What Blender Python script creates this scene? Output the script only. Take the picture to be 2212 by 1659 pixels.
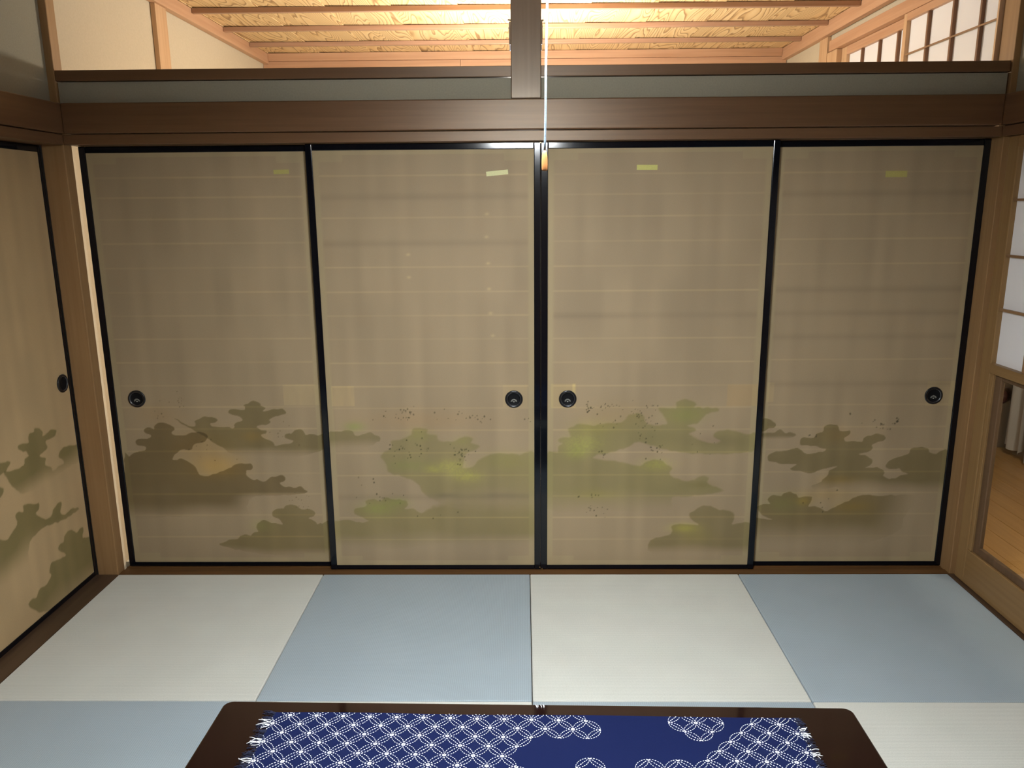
import bpy, bmesh, math, random
import numpy as np
from mathutils import Matrix, Vector

random.seed(7)
rng = np.random.default_rng(7)
for o in list(bpy.data.objects):
    bpy.data.objects.remove(o, do_unlink=True)
scene = bpy.context.scene
COL = scene.collection

# ---------------------------------------------------------------- camera
cam_d = bpy.data.cameras.new('camera')
cam = bpy.data.objects.new('camera', cam_d)
COL.objects.link(cam)
YAW, PITCH, ROLL = -0.0152, 0.2233, -0.0078
fw = Vector((math.sin(YAW)*math.cos(PITCH), math.cos(YAW)*math.cos(PITCH), -math.sin(PITCH)))
rt = Vector((math.cos(YAW), -math.sin(YAW), 0))
up = rt.cross(fw)
r2 = math.cos(ROLL)*rt + math.sin(ROLL)*up
u2 = -math.sin(ROLL)*rt + math.cos(ROLL)*up
cam.matrix_world = Matrix(((r2.x, u2.x, -fw.x, -0.0237), (r2.y, u2.y, -fw.y, -3.1596),
                           (r2.z, u2.z, -fw.z, 1.5645), (0, 0, 0, 1)))
cam_d.sensor_fit = 'HORIZONTAL'
cam_d.sensor_width = 36
cam_d.lens = 1703.7*36/2212
cam_d.clip_start = 0.02
scene.camera = cam

# ---------------------------------------------------------------- world, exposure, lamp strengths
wd = bpy.data.worlds.new('night')
scene.world = wd
wd.use_nodes = True
wd.node_tree.nodes['Background'].inputs[0].default_value = (0.6, 0.7, 1.0, 1)
wd.node_tree.nodes['Background'].inputs[1].default_value = 0.02
vs = scene.view_settings
vs.view_transform = 'Standard'
vs.look = 'None'
vs.gamma = 1
vs.use_curve_mapping = False
vs.exposure = 0.0
PENDANT_STRENGTH = 232.0      # emissive acrylic of the pendant over the table
PENDANT_COLOR = (0.90, 0.96, 1.0, 1)
LANTERN_STRENGTH = 570.0      # lantern on the ceiling of the room behind
LANTERN_COLOR = (1.0, 0.94, 0.84, 1)
CORRIDOR_FILL_STRENGTH = 135.0    # added fill lamp for the dark corridor

# ---------------------------------------------------------------- materials
def new_mat(name):
    m = bpy.data.materials.new(name)
    m.use_nodes = True
    nt = m.node_tree
    b = nt.nodes['Principled BSDF']
    return m, nt, b

def link(nt, a, b):
    nt.links.new(a, b)

def plain(name, col, rough=0.6, noise=0.0, scale=40, bump=0.0, metallic=0.0, coat=0.0, spec=0.5, tint=(1, 1, 1)):
    m, nt, b = new_mat(name)
    b.inputs['Specular Tint'].default_value = (*tint, 1)
    b.inputs['Base Color'].default_value = (*col, 1)
    b.inputs['Roughness'].default_value = rough
    b.inputs['Metallic'].default_value = metallic
    b.inputs['Coat Weight'].default_value = coat
    b.inputs['Coat Roughness'].default_value = 0.05
    b.inputs['Specular IOR Level'].default_value = spec
    if noise or bump:
        tc = nt.nodes.new('ShaderNodeNewGeometry')
        n = nt.nodes.new('ShaderNodeTexNoise')
        n.inputs['Scale'].default_value = scale
        n.inputs['Detail'].default_value = 5
        link(nt, tc.outputs['Position'], n.inputs['Vector'])
        if noise:
            mix = nt.nodes.new('ShaderNodeMix'); mix.data_type = 'RGBA'; mix.blend_type = 'MULTIPLY'
            mix.inputs['Factor'].default_value = noise
            mix.inputs['A'].default_value = (*col, 1)
            cr = nt.nodes.new('ShaderNodeValToRGB')
            cr.color_ramp.elements[0].position = .3; cr.color_ramp.elements[0].color = (.45, .45, .45, 1)
            cr.color_ramp.elements[1].position = .7; cr.color_ramp.elements[1].color = (1.3, 1.3, 1.3, 1)
            link(nt, n.outputs['Fac'], cr.inputs['Fac'])
            link(nt, cr.outputs['Color'], mix.inputs['B'])
            link(nt, mix.outputs['Result'], b.inputs['Base Color'])
        if bump:
            bp = nt.nodes.new('ShaderNodeBump')
            bp.inputs['Strength'].default_value = bump
            bp.inputs['Distance'].default_value = 0.002
            link(nt, n.outputs['Fac'], bp.inputs['Height'])
            link(nt, bp.outputs['Normal'], b.inputs['Normal'])
    return m

def wood(name, c1, c2, axis=0, rough=0.5, fine=60, stretch=0.035, coat=0.0, contrast=1.0, spec=.5):
    """straight-grained wood, the grain running along the given world axis"""
    m, nt, b = new_mat(name)
    g = nt.nodes.new('ShaderNodeNewGeometry')
    oi = nt.nodes.new('ShaderNodeObjectInfo')
    add = nt.nodes.new('ShaderNodeVectorMath'); add.operation = 'MULTIPLY_ADD'
    link(nt, oi.outputs['Random'], add.inputs[0])
    add.inputs[1].default_value = (3.1, 5.3, 7.7)
    link(nt, g.outputs['Position'], add.inputs[2])
    mp = nt.nodes.new('ShaderNodeMapping')
    s = [1, 1, 1]; s[axis] = stretch
    mp.inputs['Scale'].default_value = s
    link(nt, add.outputs[0], mp.inputs['Vector'])
    n1 = nt.nodes.new('ShaderNodeTexNoise')
    n1.inputs['Scale'].default_value = fine; n1.inputs['Detail'].default_value = 4
    n1.inputs['Distortion'].default_value = 0.3
    n2 = nt.nodes.new('ShaderNodeTexNoise')
    n2.inputs['Scale'].default_value = fine*0.18; n2.inputs['Detail'].default_value = 3
    link(nt, mp.outputs[0], n1.inputs['Vector']); link(nt, mp.outputs[0], n2.inputs['Vector'])
    ma = nt.nodes.new('ShaderNodeMath'); ma.operation = 'MULTIPLY_ADD'
    link(nt, n1.outputs['Fac'], ma.inputs[0]); ma.inputs[1].default_value = 0.55
    mb = nt.nodes.new('ShaderNodeMath'); mb.operation = 'MULTIPLY'
    link(nt, n2.outputs['Fac'], mb.inputs[0]); mb.inputs[1].default_value = 0.45
    link(nt, mb.outputs[0], ma.inputs[2])
    cr = nt.nodes.new('ShaderNodeValToRGB')
    h = 0.18/contrast
    cr.color_ramp.elements[0].position = .5-h; cr.color_ramp.elements[0].color = (*c1, 1)
    cr.color_ramp.elements[1].position = .5+h; cr.color_ramp.elements[1].color = (*c2, 1)
    link(nt, ma.outputs[0], cr.inputs['Fac'])
    link(nt, cr.outputs['Color'], b.inputs['Base Color'])
    b.inputs['Roughness'].default_value = rough
    b.inputs['Coat Weight'].default_value = coat
    b.inputs['Specular IOR Level'].default_value = spec
    b.inputs['Specular Tint'].default_value = (1, .88, .72, 1)
    bp = nt.nodes.new('ShaderNodeBump'); bp.inputs['Strength'].default_value = .08
    bp.inputs['Distance'].default_value = .001
    link(nt, n1.outputs['Fac'], bp.inputs['Height']); link(nt, bp.outputs['Normal'], b.inputs['Normal'])
    return m

def figured_board(name, light, mid, dark):
    """flat-sawn cedar ceiling board: flame figure of dark growth lines along Y"""
    m, nt, b = new_mat(name)
    g = nt.nodes.new('ShaderNodeNewGeometry')
    oi = nt.nodes.new('ShaderNodeObjectInfo')
    add = nt.nodes.new('ShaderNodeVectorMath'); add.operation = 'MULTIPLY_ADD'
    link(nt, oi.outputs['Random'], add.inputs[0])
    add.inputs[1].default_value = (31, 17, 0)
    link(nt, g.outputs['Position'], add.inputs[2])
    mp = nt.nodes.new('ShaderNodeMapping')
    mp.inputs['Scale'].default_value = (5.2, 0.5, 1)
    link(nt, add.outputs[0], mp.inputs['Vector'])
    n = nt.nodes.new('ShaderNodeTexNoise')
    n.inputs['Scale'].default_value = 1.0; n.inputs['Detail'].default_value = 2.4
    n.inputs['Roughness'].default_value = .42; n.inputs['Distortion'].default_value = .25
    link(nt, mp.outputs[0], n.inputs['Vector'])
    mu = nt.nodes.new('ShaderNodeMath'); mu.operation = 'MULTIPLY'
    link(nt, n.outputs['Fac'], mu.inputs[0]); mu.inputs[1].default_value = 34
    pp = nt.nodes.new('ShaderNodeMath'); pp.operation = 'FRACT'
    link(nt, mu.outputs[0], pp.inputs[0])
    cr = nt.nodes.new('ShaderNodeValToRGB')
    e = cr.color_ramp.elements
    e[0].position = 0.0; e[0].color = (*light, 1)
    e[1].position = 0.62; e[1].color = (*mid, 1)
    e.new(0.86).color = (*dark, 1)
    e.new(0.99).color = (*light, 1)
    link(nt, pp.outputs[0], cr.inputs['Fac'])
    link(nt, cr.outputs['Color'], b.inputs['Base Color'])
    b.inputs['Roughness'].default_value = .55
    return m

def tatami(name, col, axis, rough=.62, spec=.5):
    """woven igusa: narrow ribs across `axis`, fainter cross threads"""
    m, nt, b = new_mat(name)
    g = nt.nodes.new('ShaderNodeNewGeometry')
    w = nt.nodes.new('ShaderNodeTexWave'); w.wave_type = 'BANDS'
    w.bands_direction = 'XYZ'[axis]
    w.inputs['Scale'].default_value = 48; w.inputs['Distortion'].default_value = .6
    w.inputs['Detail'].default_value = 2; w.inputs['Detail Scale'].default_value = 3
    w2 = nt.nodes.new('ShaderNodeTexWave'); w2.wave_type = 'BANDS'
    w2.bands_direction = 'XYZ'[1-axis]
    w2.inputs['Scale'].default_value = 80; w2.inputs['Distortion'].default_value = 1.5
    n = nt.nodes.new('ShaderNodeTexNoise'); n.inputs['Scale'].default_value = 260; n.inputs['Detail'].default_value = 3
    n3 = nt.nodes.new('ShaderNodeTexNoise'); n3.inputs['Scale'].default_value = 5; n3.inputs['Detail'].default_value = 3
    for q in (w, w2, n, n3):
        link(nt, g.outputs['Position'], q.inputs['Vector'])
    s1 = nt.nodes.new('ShaderNodeMath'); s1.operation = 'MULTIPLY_ADD'
    link(nt, w.outputs['Fac'], s1.inputs[0]); s1.inputs[1].default_value = .6
    link(nt, n.outputs['Fac'], s1.inputs[2])
    s2 = nt.nodes.new('ShaderNodeMath'); s2.operation = 'MULTIPLY_ADD'
    link(nt, w2.outputs['Fac'], s2.inputs[0]); s2.inputs[1].default_value = .3
    link(nt, s1.outputs[0], s2.inputs[2])
    s3 = nt.nodes.new('ShaderNodeMath'); s3.operation = 'MULTIPLY_ADD'
    link(nt, n3.outputs['Fac'], s3.inputs[0]); s3.inputs[1].default_value = .5
    link(nt, s2.outputs[0], s3.inputs[2])
    cr = nt.nodes.new('ShaderNodeValToRGB')
    cr.color_ramp.elements[0].position = .55; cr.color_ramp.elements[0].color = (*[c*.80 for c in col], 1)
    cr.color_ramp.elements[1].position = 1.7; cr.color_ramp.elements[1].color = (*[min(1, c*1.13) for c in col], 1)
    mr = nt.nodes.new('ShaderNodeMapRange')
    mr.inputs['From Min'].default_value = .5; mr.inputs['From Max'].default_value = 1.75
    link(nt, s3.outputs[0], mr.inputs['Value'])
    cr.color_ramp.elements[0].position = 0; cr.color_ramp.elements[1].position = 1
    link(nt, mr.outputs[0], cr.inputs['Fac'])
    link(nt, cr.outputs['Color'], b.inputs['Base Color'])
    b.inputs['Roughness'].default_value = rough
    b.inputs['Specular IOR Level'].default_value = spec
    bp = nt.nodes.new('ShaderNodeBump'); bp.inputs['Strength'].default_value = .22
    bp.inputs['Distance'].default_value = .001
    link(nt, s2.outputs[0], bp.inputs['Height']); link(nt, bp.outputs['Normal'], b.inputs['Normal'])
    return m

def painted_paper(name):
    """fusuma paper: the brushed picture is a colour attribute, paper fibre comes from noise"""
    m, nt, b = new_mat(name)
    at = nt.nodes.new('ShaderNodeAttribute'); at.attribute_name = 'paint'
    g = nt.nodes.new('ShaderNodeNewGeometry')
    n = nt.nodes.new('ShaderNodeTexNoise'); n.inputs['Scale'].default_value = 420; n.inputs['Detail'].default_value = 3
    link(nt, g.outputs['Position'], n.inputs['Vector'])
    mr = nt.nodes.new('ShaderNodeMapRange')
    mr.inputs['To Min'].default_value = .9; mr.inputs['To Max'].default_value = 1.1
    link(nt, n.outputs['Fac'], mr.inputs['Value'])
    mx = nt.nodes.new('ShaderNodeVectorMath'); mx.operation = 'SCALE'
    link(nt, at.outputs['Color'], mx.inputs[0]); link(nt, mr.outputs[0], mx.inputs['Scale'])
    link(nt, mx.outputs[0], b.inputs['Base Color'])
    b.inputs['Roughness'].default_value = .72
    bp = nt.nodes.new('ShaderNodeBump'); bp.inputs['Strength'].default_value = .05
    bp.inputs['Distance'].default_value = .001
    link(nt, n.outputs['Fac'], bp.inputs['Height']); link(nt, bp.outputs['Normal'], b.inputs['Normal'])
    return m

def translucent(name, col, t=0.4):
    m, nt, b = new_mat(name)
    b.inputs['Base Color'].default_value = (*col, 1)
    b.inputs['Roughness'].default_value = .8
    tr = nt.nodes.new('ShaderNodeBsdfTranslucent'); tr.inputs['Color'].default_value = (*col, 1)
    mx = nt.nodes.new('ShaderNodeMixShader'); mx.inputs['Fac'].default_value = t
    g = nt.nodes.new('ShaderNodeNewGeometry')
    n = nt.nodes.new('ShaderNodeTexNoise'); n.inputs['Scale'].default_value = 150; n.inputs['Detail'].default_value = 4
    link(nt, g.outputs['Position'], n.inputs['Vector'])
    bp = nt.nodes.new('ShaderNodeBump'); bp.inputs['Strength'].default_value = .05; bp.inputs['Distance'].default_value = .001
    link(nt, n.outputs['Fac'], bp.inputs['Height']); link(nt, bp.outputs['Normal'], b.inputs['Normal'])
    link(nt, b.outputs[0], mx.inputs[1]); link(nt, tr.outputs[0], mx.inputs[2])
    link(nt, mx.outputs[0], nt.nodes['Material Output'].inputs['Surface'])
    return m

def pane_glass(name):
    m, nt, b = new_mat(name)
    nt.nodes.remove(b)
    t = nt.nodes.new('ShaderNodeBsdfTransparent'); t.inputs['Color'].default_value = (.93, .95, .94, 1)
    g = nt.nodes.new('ShaderNodeBsdfGlossy'); g.inputs['Roughness'].default_value = .01
    lw = nt.nodes.new('ShaderNodeLayerWeight'); lw.inputs['Blend'].default_value = .5
    pw = nt.nodes.new('ShaderNodeMath'); pw.operation = 'POWER'; pw.inputs[1].default_value = 4.0
    link(nt, lw.outputs['Facing'], pw.inputs[0])
    f = nt.nodes.new('ShaderNodeMath'); f.operation = 'MULTIPLY_ADD'; f.inputs[1].default_value = .85; f.inputs[2].default_value = .04
    link(nt, pw.outputs[0], f.inputs[0])
    mx = nt.nodes.new('ShaderNodeMixShader')
    link(nt, f.outputs[0], mx.inputs['Fac']); link(nt, t.outputs[0], mx.inputs[1]); link(nt, g.outputs[0], mx.inputs[2])
    link(nt, mx.outputs[0], nt.nodes['Material Output'].inputs['Surface'])
    return m

def emitter(name, col, strength):
    m, nt, b = new_mat(name)
    b.inputs['Base Color'].default_value = (.8, .8, .78, 1)
    b.inputs['Emission Color'].default_value = col
    b.inputs['Emission Strength'].default_value = strength
    return m

M = {}
M['lacquer'] = plain('black_lacquer', (.0025, .0032, .0055), rough=.12, spec=.3, coat=.15)
M['paper'] = painted_paper('painted_fusuma_paper')
BW1, BW2 = (.090, .042, .018), (.145, .072, .032)
M['wood_x'] = wood('beam_wood_x', BW1, BW2, 0, rough=.41, spec=.7)
M['wood_y'] = wood('beam_wood_y', BW1, BW2, 1, rough=.42, spec=.5)
M['wood_z'] = wood('post_wood_z', (.105, .066, .04), (.15, .098, .062), 2, rough=.3)
M['corner_z'] = wood('corner_post_wood', (.22, .118, .048), (.31, .18, .078), 2, rough=.45)
M['sill_x'] = wood('sill_wood_x', (.06, .027, .009), (.13, .06, .02), 0, rough=.6, spec=.25)
M['sill_y'] = wood('sill_wood_y', (.05, .028, .016), (.085, .05, .03), 1, rough=.4)
M['pine_z'] = wood('shoji_wood_z', (.21, .115, .042), (.28, .165, .066), 2, rough=.45)
M['pine_y'] = wood('shoji_wood_y', (.21, .115, .042), (.28, .165, .066), 1, rough=.45)
M['kumiko'] = wood('kumiko_wood', (.20, .105, .05), (.30, .17, .08), 1, rough=.5)
M['kumiko_dark'] = wood('kumiko_brown', (.14, .065, .035), (.2, .1, .055), 2, rough=.5)
M['farwood_x'] = wood('far_trim_x', (.42, .23, .13), (.55, .33, .20), 0, rough=.5)
M['farwood_y'] = wood('far_trim_y', (.42, .23, .13), (.55, .33, .20), 1, rough=.5)
M['farwood_z'] = wood('far_trim_z', (.46, .28, .15), (.58, .38, .22), 2, rough=.5)
M['batten'] = wood('batten_wood', (.30, .165, .10), (.42, .25, .165), 0, rough=.4)
M['board'] = figured_board('cedar_ceiling_board', (.74, .55, .30), (.66, .45, .215), (.30, .165, .065))
M['near_ceiling'] = wood('near_ceiling_wood', (.12, .075, .04), (.17, .11, .06), 1, rough=.6)
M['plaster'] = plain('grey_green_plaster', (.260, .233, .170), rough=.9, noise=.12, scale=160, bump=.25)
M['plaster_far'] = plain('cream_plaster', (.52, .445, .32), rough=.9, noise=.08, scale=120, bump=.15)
M['tatami_cream'] = tatami('cream_tatami', (.58, .575, .515), 1)
M['tatami_blue'] = tatami('blue_grey_tatami', (.335, .395, .43), 0, .40, 1.0)
M['shoji'] = translucent('shoji_paper', (.88, .87, .88), .22)
M['glass'] = pane_glass('window_glass')
M['curtain'] = translucent('white_curtain', (.8, .79, .77), .3)
M['plank'] = wood('engawa_plank', (.40, .20, .055), (.56, .30, .10), 1, rough=.32)
M['darkwood'] = wood('engawa_end_wood', (.09, .05, .025), (.15, .085, .045), 2, rough=.5)
M['discwood'] = plain('reddish_brown_disc', (.14, .05, .03), rough=.5, noise=.2, scale=60)
M['table'] = plain('dark_red_brown_lacquer', (.0070, .0020, .0018), rough=.10, noise=.35, scale=14, spec=1.0, coat=.75, tint=(1, .72, .68))
M['navy'] = plain('navy_cotton', (.0042, .0085, .046), rough=.9, spec=.12, noise=.35, scale=900, bump=.4)
M['thread'] = plain('white_cotton_thread', (.86, .88, .90), rough=.7, noise=.1, scale=800)
M['dark_thread'] = plain('navy_fringe_thread', (.008, .012, .04), rough=.85, noise=.2, scale=800)
M['cord'] = plain('pale_blue_cord', (.07, .095, .12), rough=.7, noise=.3, scale=500, bump=.5)
M['knob'] = wood('orange_wood_knob', (.22, .088, .026), (.31, .13, .042), 2, rough=.45, fine=300)
M['lampwood'] = wood('lamp_frame_wood', (.42, .27, .13), (.55, .36, .19), 0, rough=.5)
M['lampdark'] = plain('dark_blue_grey_metal', (.05, .055, .075), rough=.4, noise=.1, scale=80)
M['diffuser'] = emitter('lit_acrylic', PENDANT_COLOR, PENDANT_STRENGTH)
M['corridor_fill'] = emitter('corridor_fill_emitter', (1.0, .9, .74, 1), CORRIDOR_FILL_STRENGTH)
M['lantern'] = emitter('lit_lantern_tube', LANTERN_COLOR, LANTERN_STRENGTH)
M['handle'] = plain('black_iron', (.006, .006, .008), rough=.28, metallic=.0, noise=.2, scale=300)
M['cup'] = plain('dull_black_cup', (.004, .004, .005), rough=.6, spec=.15, noise=.2, scale=300)
M['handle_rim'] = plain('worn_iron_rim', (.16, .16, .165), rough=.3, metallic=.8, noise=.3, scale=400)
M['emblem'] = plain('silvery_inlay', (.34, .34, .30), rough=.5, metallic=.0, noise=.2, scale=400)
M['tape'] = plain('pale_yellow_tape', (.62, .60, .30), rough=.6, noise=.1, scale=300)
M['tape2'] = plain('yellow_tape', (.50, .47, .13), rough=.6, noise=.1, scale=300)
M['tape3'] = plain('faded_yellow_tape', (.40, .345, .10), rough=.7, noise=.1, scale=300)
M['glint_brass'] = plain('glint_brass', (.75, .5, .2), rough=.3, metallic=1.0, noise=.1, scale=300)

# ---------------------------------------------------------------- object helpers
def tag(o, label=None, cat=None, group=None, kind=None):
    if label: o['label'] = label
    if cat: o['category'] = cat
    if group: o['group'] = group
    if kind: o['kind'] = kind
    return o

def empty(name, loc=(0, 0, 0), parent=None):
    o = bpy.data.objects.new(name, None)
    COL.objects.link(o)
    o.empty_display_size = .1
    o.location = loc
    if parent:
        o.parent = parent
    return o

WLOC = {}
def wloc(o):
    v = Vector((0, 0, 0))
    while o is not None:
        v = v + o.location
        o = o.parent
    return v

def obj(name, bm, mat, parent=None, smooth=False, origin=None):
    """bm is in world coordinates; the object origin is moved to its own centre"""
    me = bpy.data.meshes.new(name)
    bmesh.ops.recalc_face_normals(bm, faces=bm.faces[:])
    if origin is None:
        xs = [v.co for v in bm.verts]
        lo = Vector((min(c.x for c in xs), min(c.y for c in xs), min(c.z for c in xs)))
        hi = Vector((max(c.x for c in xs), max(c.y for c in xs), max(c.z for c in xs)))
        origin = (lo+hi)/2
        origin.z = lo.z
    origin = Vector(origin)
    bmesh.ops.translate(bm, verts=bm.verts[:], vec=-origin)
    bm.to_mesh(me)
    bm.free()
    if smooth:
        for p in me.polygons: p.use_smooth = True
    me.materials.append(mat)
    o = bpy.data.objects.new(name, me)
    COL.objects.link(o)
    if parent:
        o.parent = parent
        o.location = origin - wloc(parent)
    else:
        o.location = origin
    return o

def add_box(bm, x0, x1, y0, y1, z0, z1, bev=0.0):
    vs_ = [bm.verts.new((x, y, z)) for x in (x0, x1) for y in (y0, y1) for z in (z0, z1)]
    f = [(0, 1, 3, 2), (4, 6, 7, 5), (0, 4, 5, 1), (2, 3, 7, 6), (0, 2, 6, 4), (1, 5, 7, 3)]
    fs = [bm.faces.new([vs_[i] for i in q]) for q in f]
    if bev:
        es = list({e for q in fs for e in q.edges})
        bmesh.ops.bevel(bm, geom=es, offset=bev, segments=2, affect='EDGES', profile=.5)
    return bm

def box(name, x0, x1, y0, y1, z0, z1, mat, parent=None, bev=0.0):
    bm = bmesh.new()
    add_box(bm, min(x0, x1), max(x0, x1), min(y0, y1), max(y0, y1), min(z0, z1), max(z0, z1), bev)
    return obj(name, bm, M[mat] if isinstance(mat, str) else mat, parent)

def lathe(bm, prof, c, axis='z', seg=24, flip=1, caps=True):
    """profile (r, h) turned around an axis through c"""
    rings = []
    for r, h in prof:
        ring = []
        for k in range(seg):
            a = 2*math.pi*k/seg
            u, v = r*math.cos(a), r*math.sin(a)
            if axis == 'z': p = (c[0]+u, c[1]+v, c[2]+h)
            elif axis == 'y': p = (c[0]+u, c[1]+h*flip, c[2]+v)
            else: p = (c[0]+h*flip, c[1]+u, c[2]+v)
            ring.append(bm.verts.new(p))
        rings.append(ring)
    for a, b in zip(rings, rings[1:]):
        for k in range(seg):
            bm.faces.new((a[k], a[(k+1) % seg], b[(k+1) % seg], b[k]))
    for ring in ((rings[0], rings[-1]) if caps else ()):
        try: bm.faces.new(ring)
        except ValueError: pass
    return bm

def tube(bm, pts, r, seg=6, taper=None):
    rings = []
    n = len(pts)
    for i, p in enumerate(pts):
        p = Vector(p)
        d = (Vector(pts[min(i+1, n-1)])-Vector(pts[max(i-1, 0)])).normalized()
        a = d.orthogonal().normalized(); b = d.cross(a)
        rr = r*(taper[i] if taper else 1)
        rings.append([bm.verts.new(p+rr*(math.cos(2*math.pi*k/seg)*a+math.sin(2*math.pi*k/seg)*b)) for k in range(seg)])
    for q, w in zip(rings, rings[1:]):
        for k in range(seg):
            bm.faces.new((q[k], q[(k+1) % seg], w[(k+1) % seg], w[k]))
    bm.faces.new(rings[0]); bm.faces.new(rings[-1])
    return bm

# ================================================================ THE SETTING
# ---- floor of half-size tatami
S = 0.9
floor = box('floor', -1.80, 1.80, -3.60, 0.0, -0.09, -0.055, 'sill_x')
tag(floor, 'wooden sub-floor carrying the square cream and blue-grey tatami mats', 'floor', kind='structure')
def mat_mesh(bm, x0, x1, y0, y1):
    add_box(bm, x0, x1, y0, y1, -0.055, 0.0, .004)
for j in range(4):
    for i in range(4):
        c = 'tatami_cream' if (i+j) % 2 == 0 else 'tatami_blue'
        bm = bmesh.new()
        g = .0012
        mat_mesh(bm, -1.8+i*S+g, -1.8+(i+1)*S-g, -(j+1)*S+g, -j*S-g)
        obj('tatami_mat', bm, M[c], floor)

# ---- sills, lintels, beams on the wall of sliding panels (plane Y = 0)
def groove_sill(name, x0, x1, mat):
    bm = bmesh.new()
    # three ridges with two shallow tracks between them
    add_box(bm, x0, x1, 0.001, .125, -.05, -.004)
    for a, b in ((.001, .043), (.0735, .0765), (.107, .125)):
        add_box(bm, x0, x1, a, b, -.004, 0.0)
    return obj(name, bm, M[mat])
tag(groove_sill('trim_1', -1.800, 1.828, 'sill_x'), 'dark brown grooved wooden sill under the four painted panels', 'sill', kind='structure')
tag(box('trim_2', -1.800, 1.80, 0.0, .125, 1.804, 1.842, 'wood_x', bev=.0015), 'narrow brown lintel directly above the four painted panels', 'lintel', kind='structure')
tag(box('trim_3', -1.786, 1.786, -.018, .06, 1.8445, 1.956, 'wood_x', bev=.004), 'wide plain brown beam above the four painted panels', 'beam', kind='structure')
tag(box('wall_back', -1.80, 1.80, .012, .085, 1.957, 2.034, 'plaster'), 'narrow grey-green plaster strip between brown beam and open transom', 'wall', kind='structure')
tag(box('trim_4', -1.80, 1.80, 0.0, .105, 2.037, 2.076, 'wood_x', bev=.002), 'thin brown wooden sill of the open transom', 'sill', kind='structure')
tag(box('trim_5', -.0665, .047, -.012, .09, 1.957, 2.60, 'wood_z', bev=.003), 'short square wooden post standing in the middle of the open transom', 'post', kind='structure')
tag(box('trim_6', -1.80, 1.80, 0.0, .10, 2.46, 2.60, 'wood_x', bev=.003), 'brown head beam closing the open transom at the ceiling', 'beam', kind='structure')
tag(box('trim_7', -1.892, -1.803, 0.002, .06, -.05, 2.60, 'corner_z', bev=.003), 'brown corner post beside the left end of the painted panels', 'post', kind='structure')
tag(box('trim_8', 1.808, 1.90, 0.002, .105, -.05, 2.60, 'corner_z', bev=.003), 'brown corner post beside the shoji door', 'post', kind='structure')

# ---- left wall
tag(box('trim_9', -1.93, -1.801, -3.6, -.001, -.05, 0.0, 'sill_y', bev=.002), 'dark wooden sill under the painted panel of the side wall', 'sill', kind='structure')
tag(box('trim_10', -1.93, -1.80, -3.6, .0, 1.804, 1.842, 'wood_y', bev=.0015), 'brown lintel above the painted panel of the side wall', 'lintel', kind='structure')
tag(box('trim_11', -1.832, -1.786, -3.6, -.001, 1.8445, 1.956, 'wood_y', bev=.004), 'wide brown beam along the plaster wall above the side panel', 'beam', kind='structure')
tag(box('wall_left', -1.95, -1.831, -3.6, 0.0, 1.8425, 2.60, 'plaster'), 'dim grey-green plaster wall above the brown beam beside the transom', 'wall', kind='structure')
# ---- right wall
tag(box('trim_12', 1.801, 1.93, -3.6, 0.0, -.05, -.0005, 'sill_y', bev=.002), 'dark wooden sill under the shoji door', 'sill', kind='structure')
tag(box('trim_13', 1.80, 1.93, -3.6, 0.0, 1.804, 1.842, 'wood_y', bev=.0015), 'brown lintel above the shoji door', 'lintel', kind='structure')
tag(box('trim_14', 1.786, 1.832, -3.6, -.001, 1.8445, 1.956, 'wood_y', bev=.004), 'wide brown beam along the wall above the shoji door', 'beam', kind='structure')
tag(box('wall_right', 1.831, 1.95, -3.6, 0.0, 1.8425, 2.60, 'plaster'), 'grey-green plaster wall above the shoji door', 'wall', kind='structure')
# ---- behind the camera, near ceiling
tag(box('wall_front', -1.95, 1.95, -3.72, -3.6, -.09, 2.60, 'darkwood'), 'dark brown wooden wall facing the painted panels across the room', 'wall', kind='structure')
nc = tag(box('ceiling', -1.95, 1.95, -3.6, 0.0, 2.60, 2.63, 'near_ceiling'), 'brown wooden ceiling over the low table', 'ceiling', kind='structure')
for k in range(1, 8):
    box('ceiling_batten', -1.83, 1.83, -k*.455-.015, -k*.455+.015, 2.572, 2.60, 'batten', nc, bev=.003)

# ---- the room behind: ceiling boards, battens, edge mouldings
FZ = 2.60
fc = box('ceiling', -1.95, 1.95, .10, 2.82, FZ+.03, FZ+.05, 'farwood_x')
tag(fc, 'lamp-lit cedar board ceiling with slim battens seen through the transom', 'ceiling', kind='structure')
for k in range(-6, 7):
    x0 = -.018+.355*k
    if x0 > 1.82 or x0+.355 < -1.83: continue
    a, b = max(x0, -1.83), min(x0+.362, 1.82)
    bm = bmesh.new()
    # each board laps its neighbour: its right edge hangs 7 mm lower
    v = [bm.verts.new(p) for p in ((a, .10, FZ+.008), (b, .10, FZ+.003), (b, 2.70, FZ+.003), (a, 2.70, FZ+.008),
                                   (a, .10, FZ+.012), (b, .10, FZ+.007), (b, 2.70, FZ+.007), (a, 2.70, FZ+.012))]
    for q in ((0, 1, 2, 3), (4, 5, 6, 7), (0, 1, 5, 4), (1, 2, 6, 5), (2, 3, 7, 6), (3, 0, 4, 7)):
        bm.faces.new([v[i] for i in q])
    obj('ceiling_board', bm, M['board'], fc)
for yb in (.465, .922, 1.379, 1.836, 2.293):
    box('ceiling_batten', -1.789, 1.765, yb-.014, yb+.014, FZ-.024, FZ+.0025, 'batten', fc, bev=.003)
tag(box('trim_15', -1.829, -1.79, .10, 2.70, 2.535, FZ+.0025, 'farwood_y', bev=.003), 'reddish wooden edge moulding along the cream wall of the room behind', 'moulding', kind='structure')
tag(box('trim_16', 1.766, 1.805, .10, 2.70, 2.525, FZ+.0025, 'farwood_y', bev=.003), 'reddish wooden edge moulding above the paper windows of the room behind', 'moulding', kind='structure')
fm = box('trim_17', -1.79, 1.766, 2.655, 2.70, 2.551, FZ+.0025, 'farwood_x', bev=.003)
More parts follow.
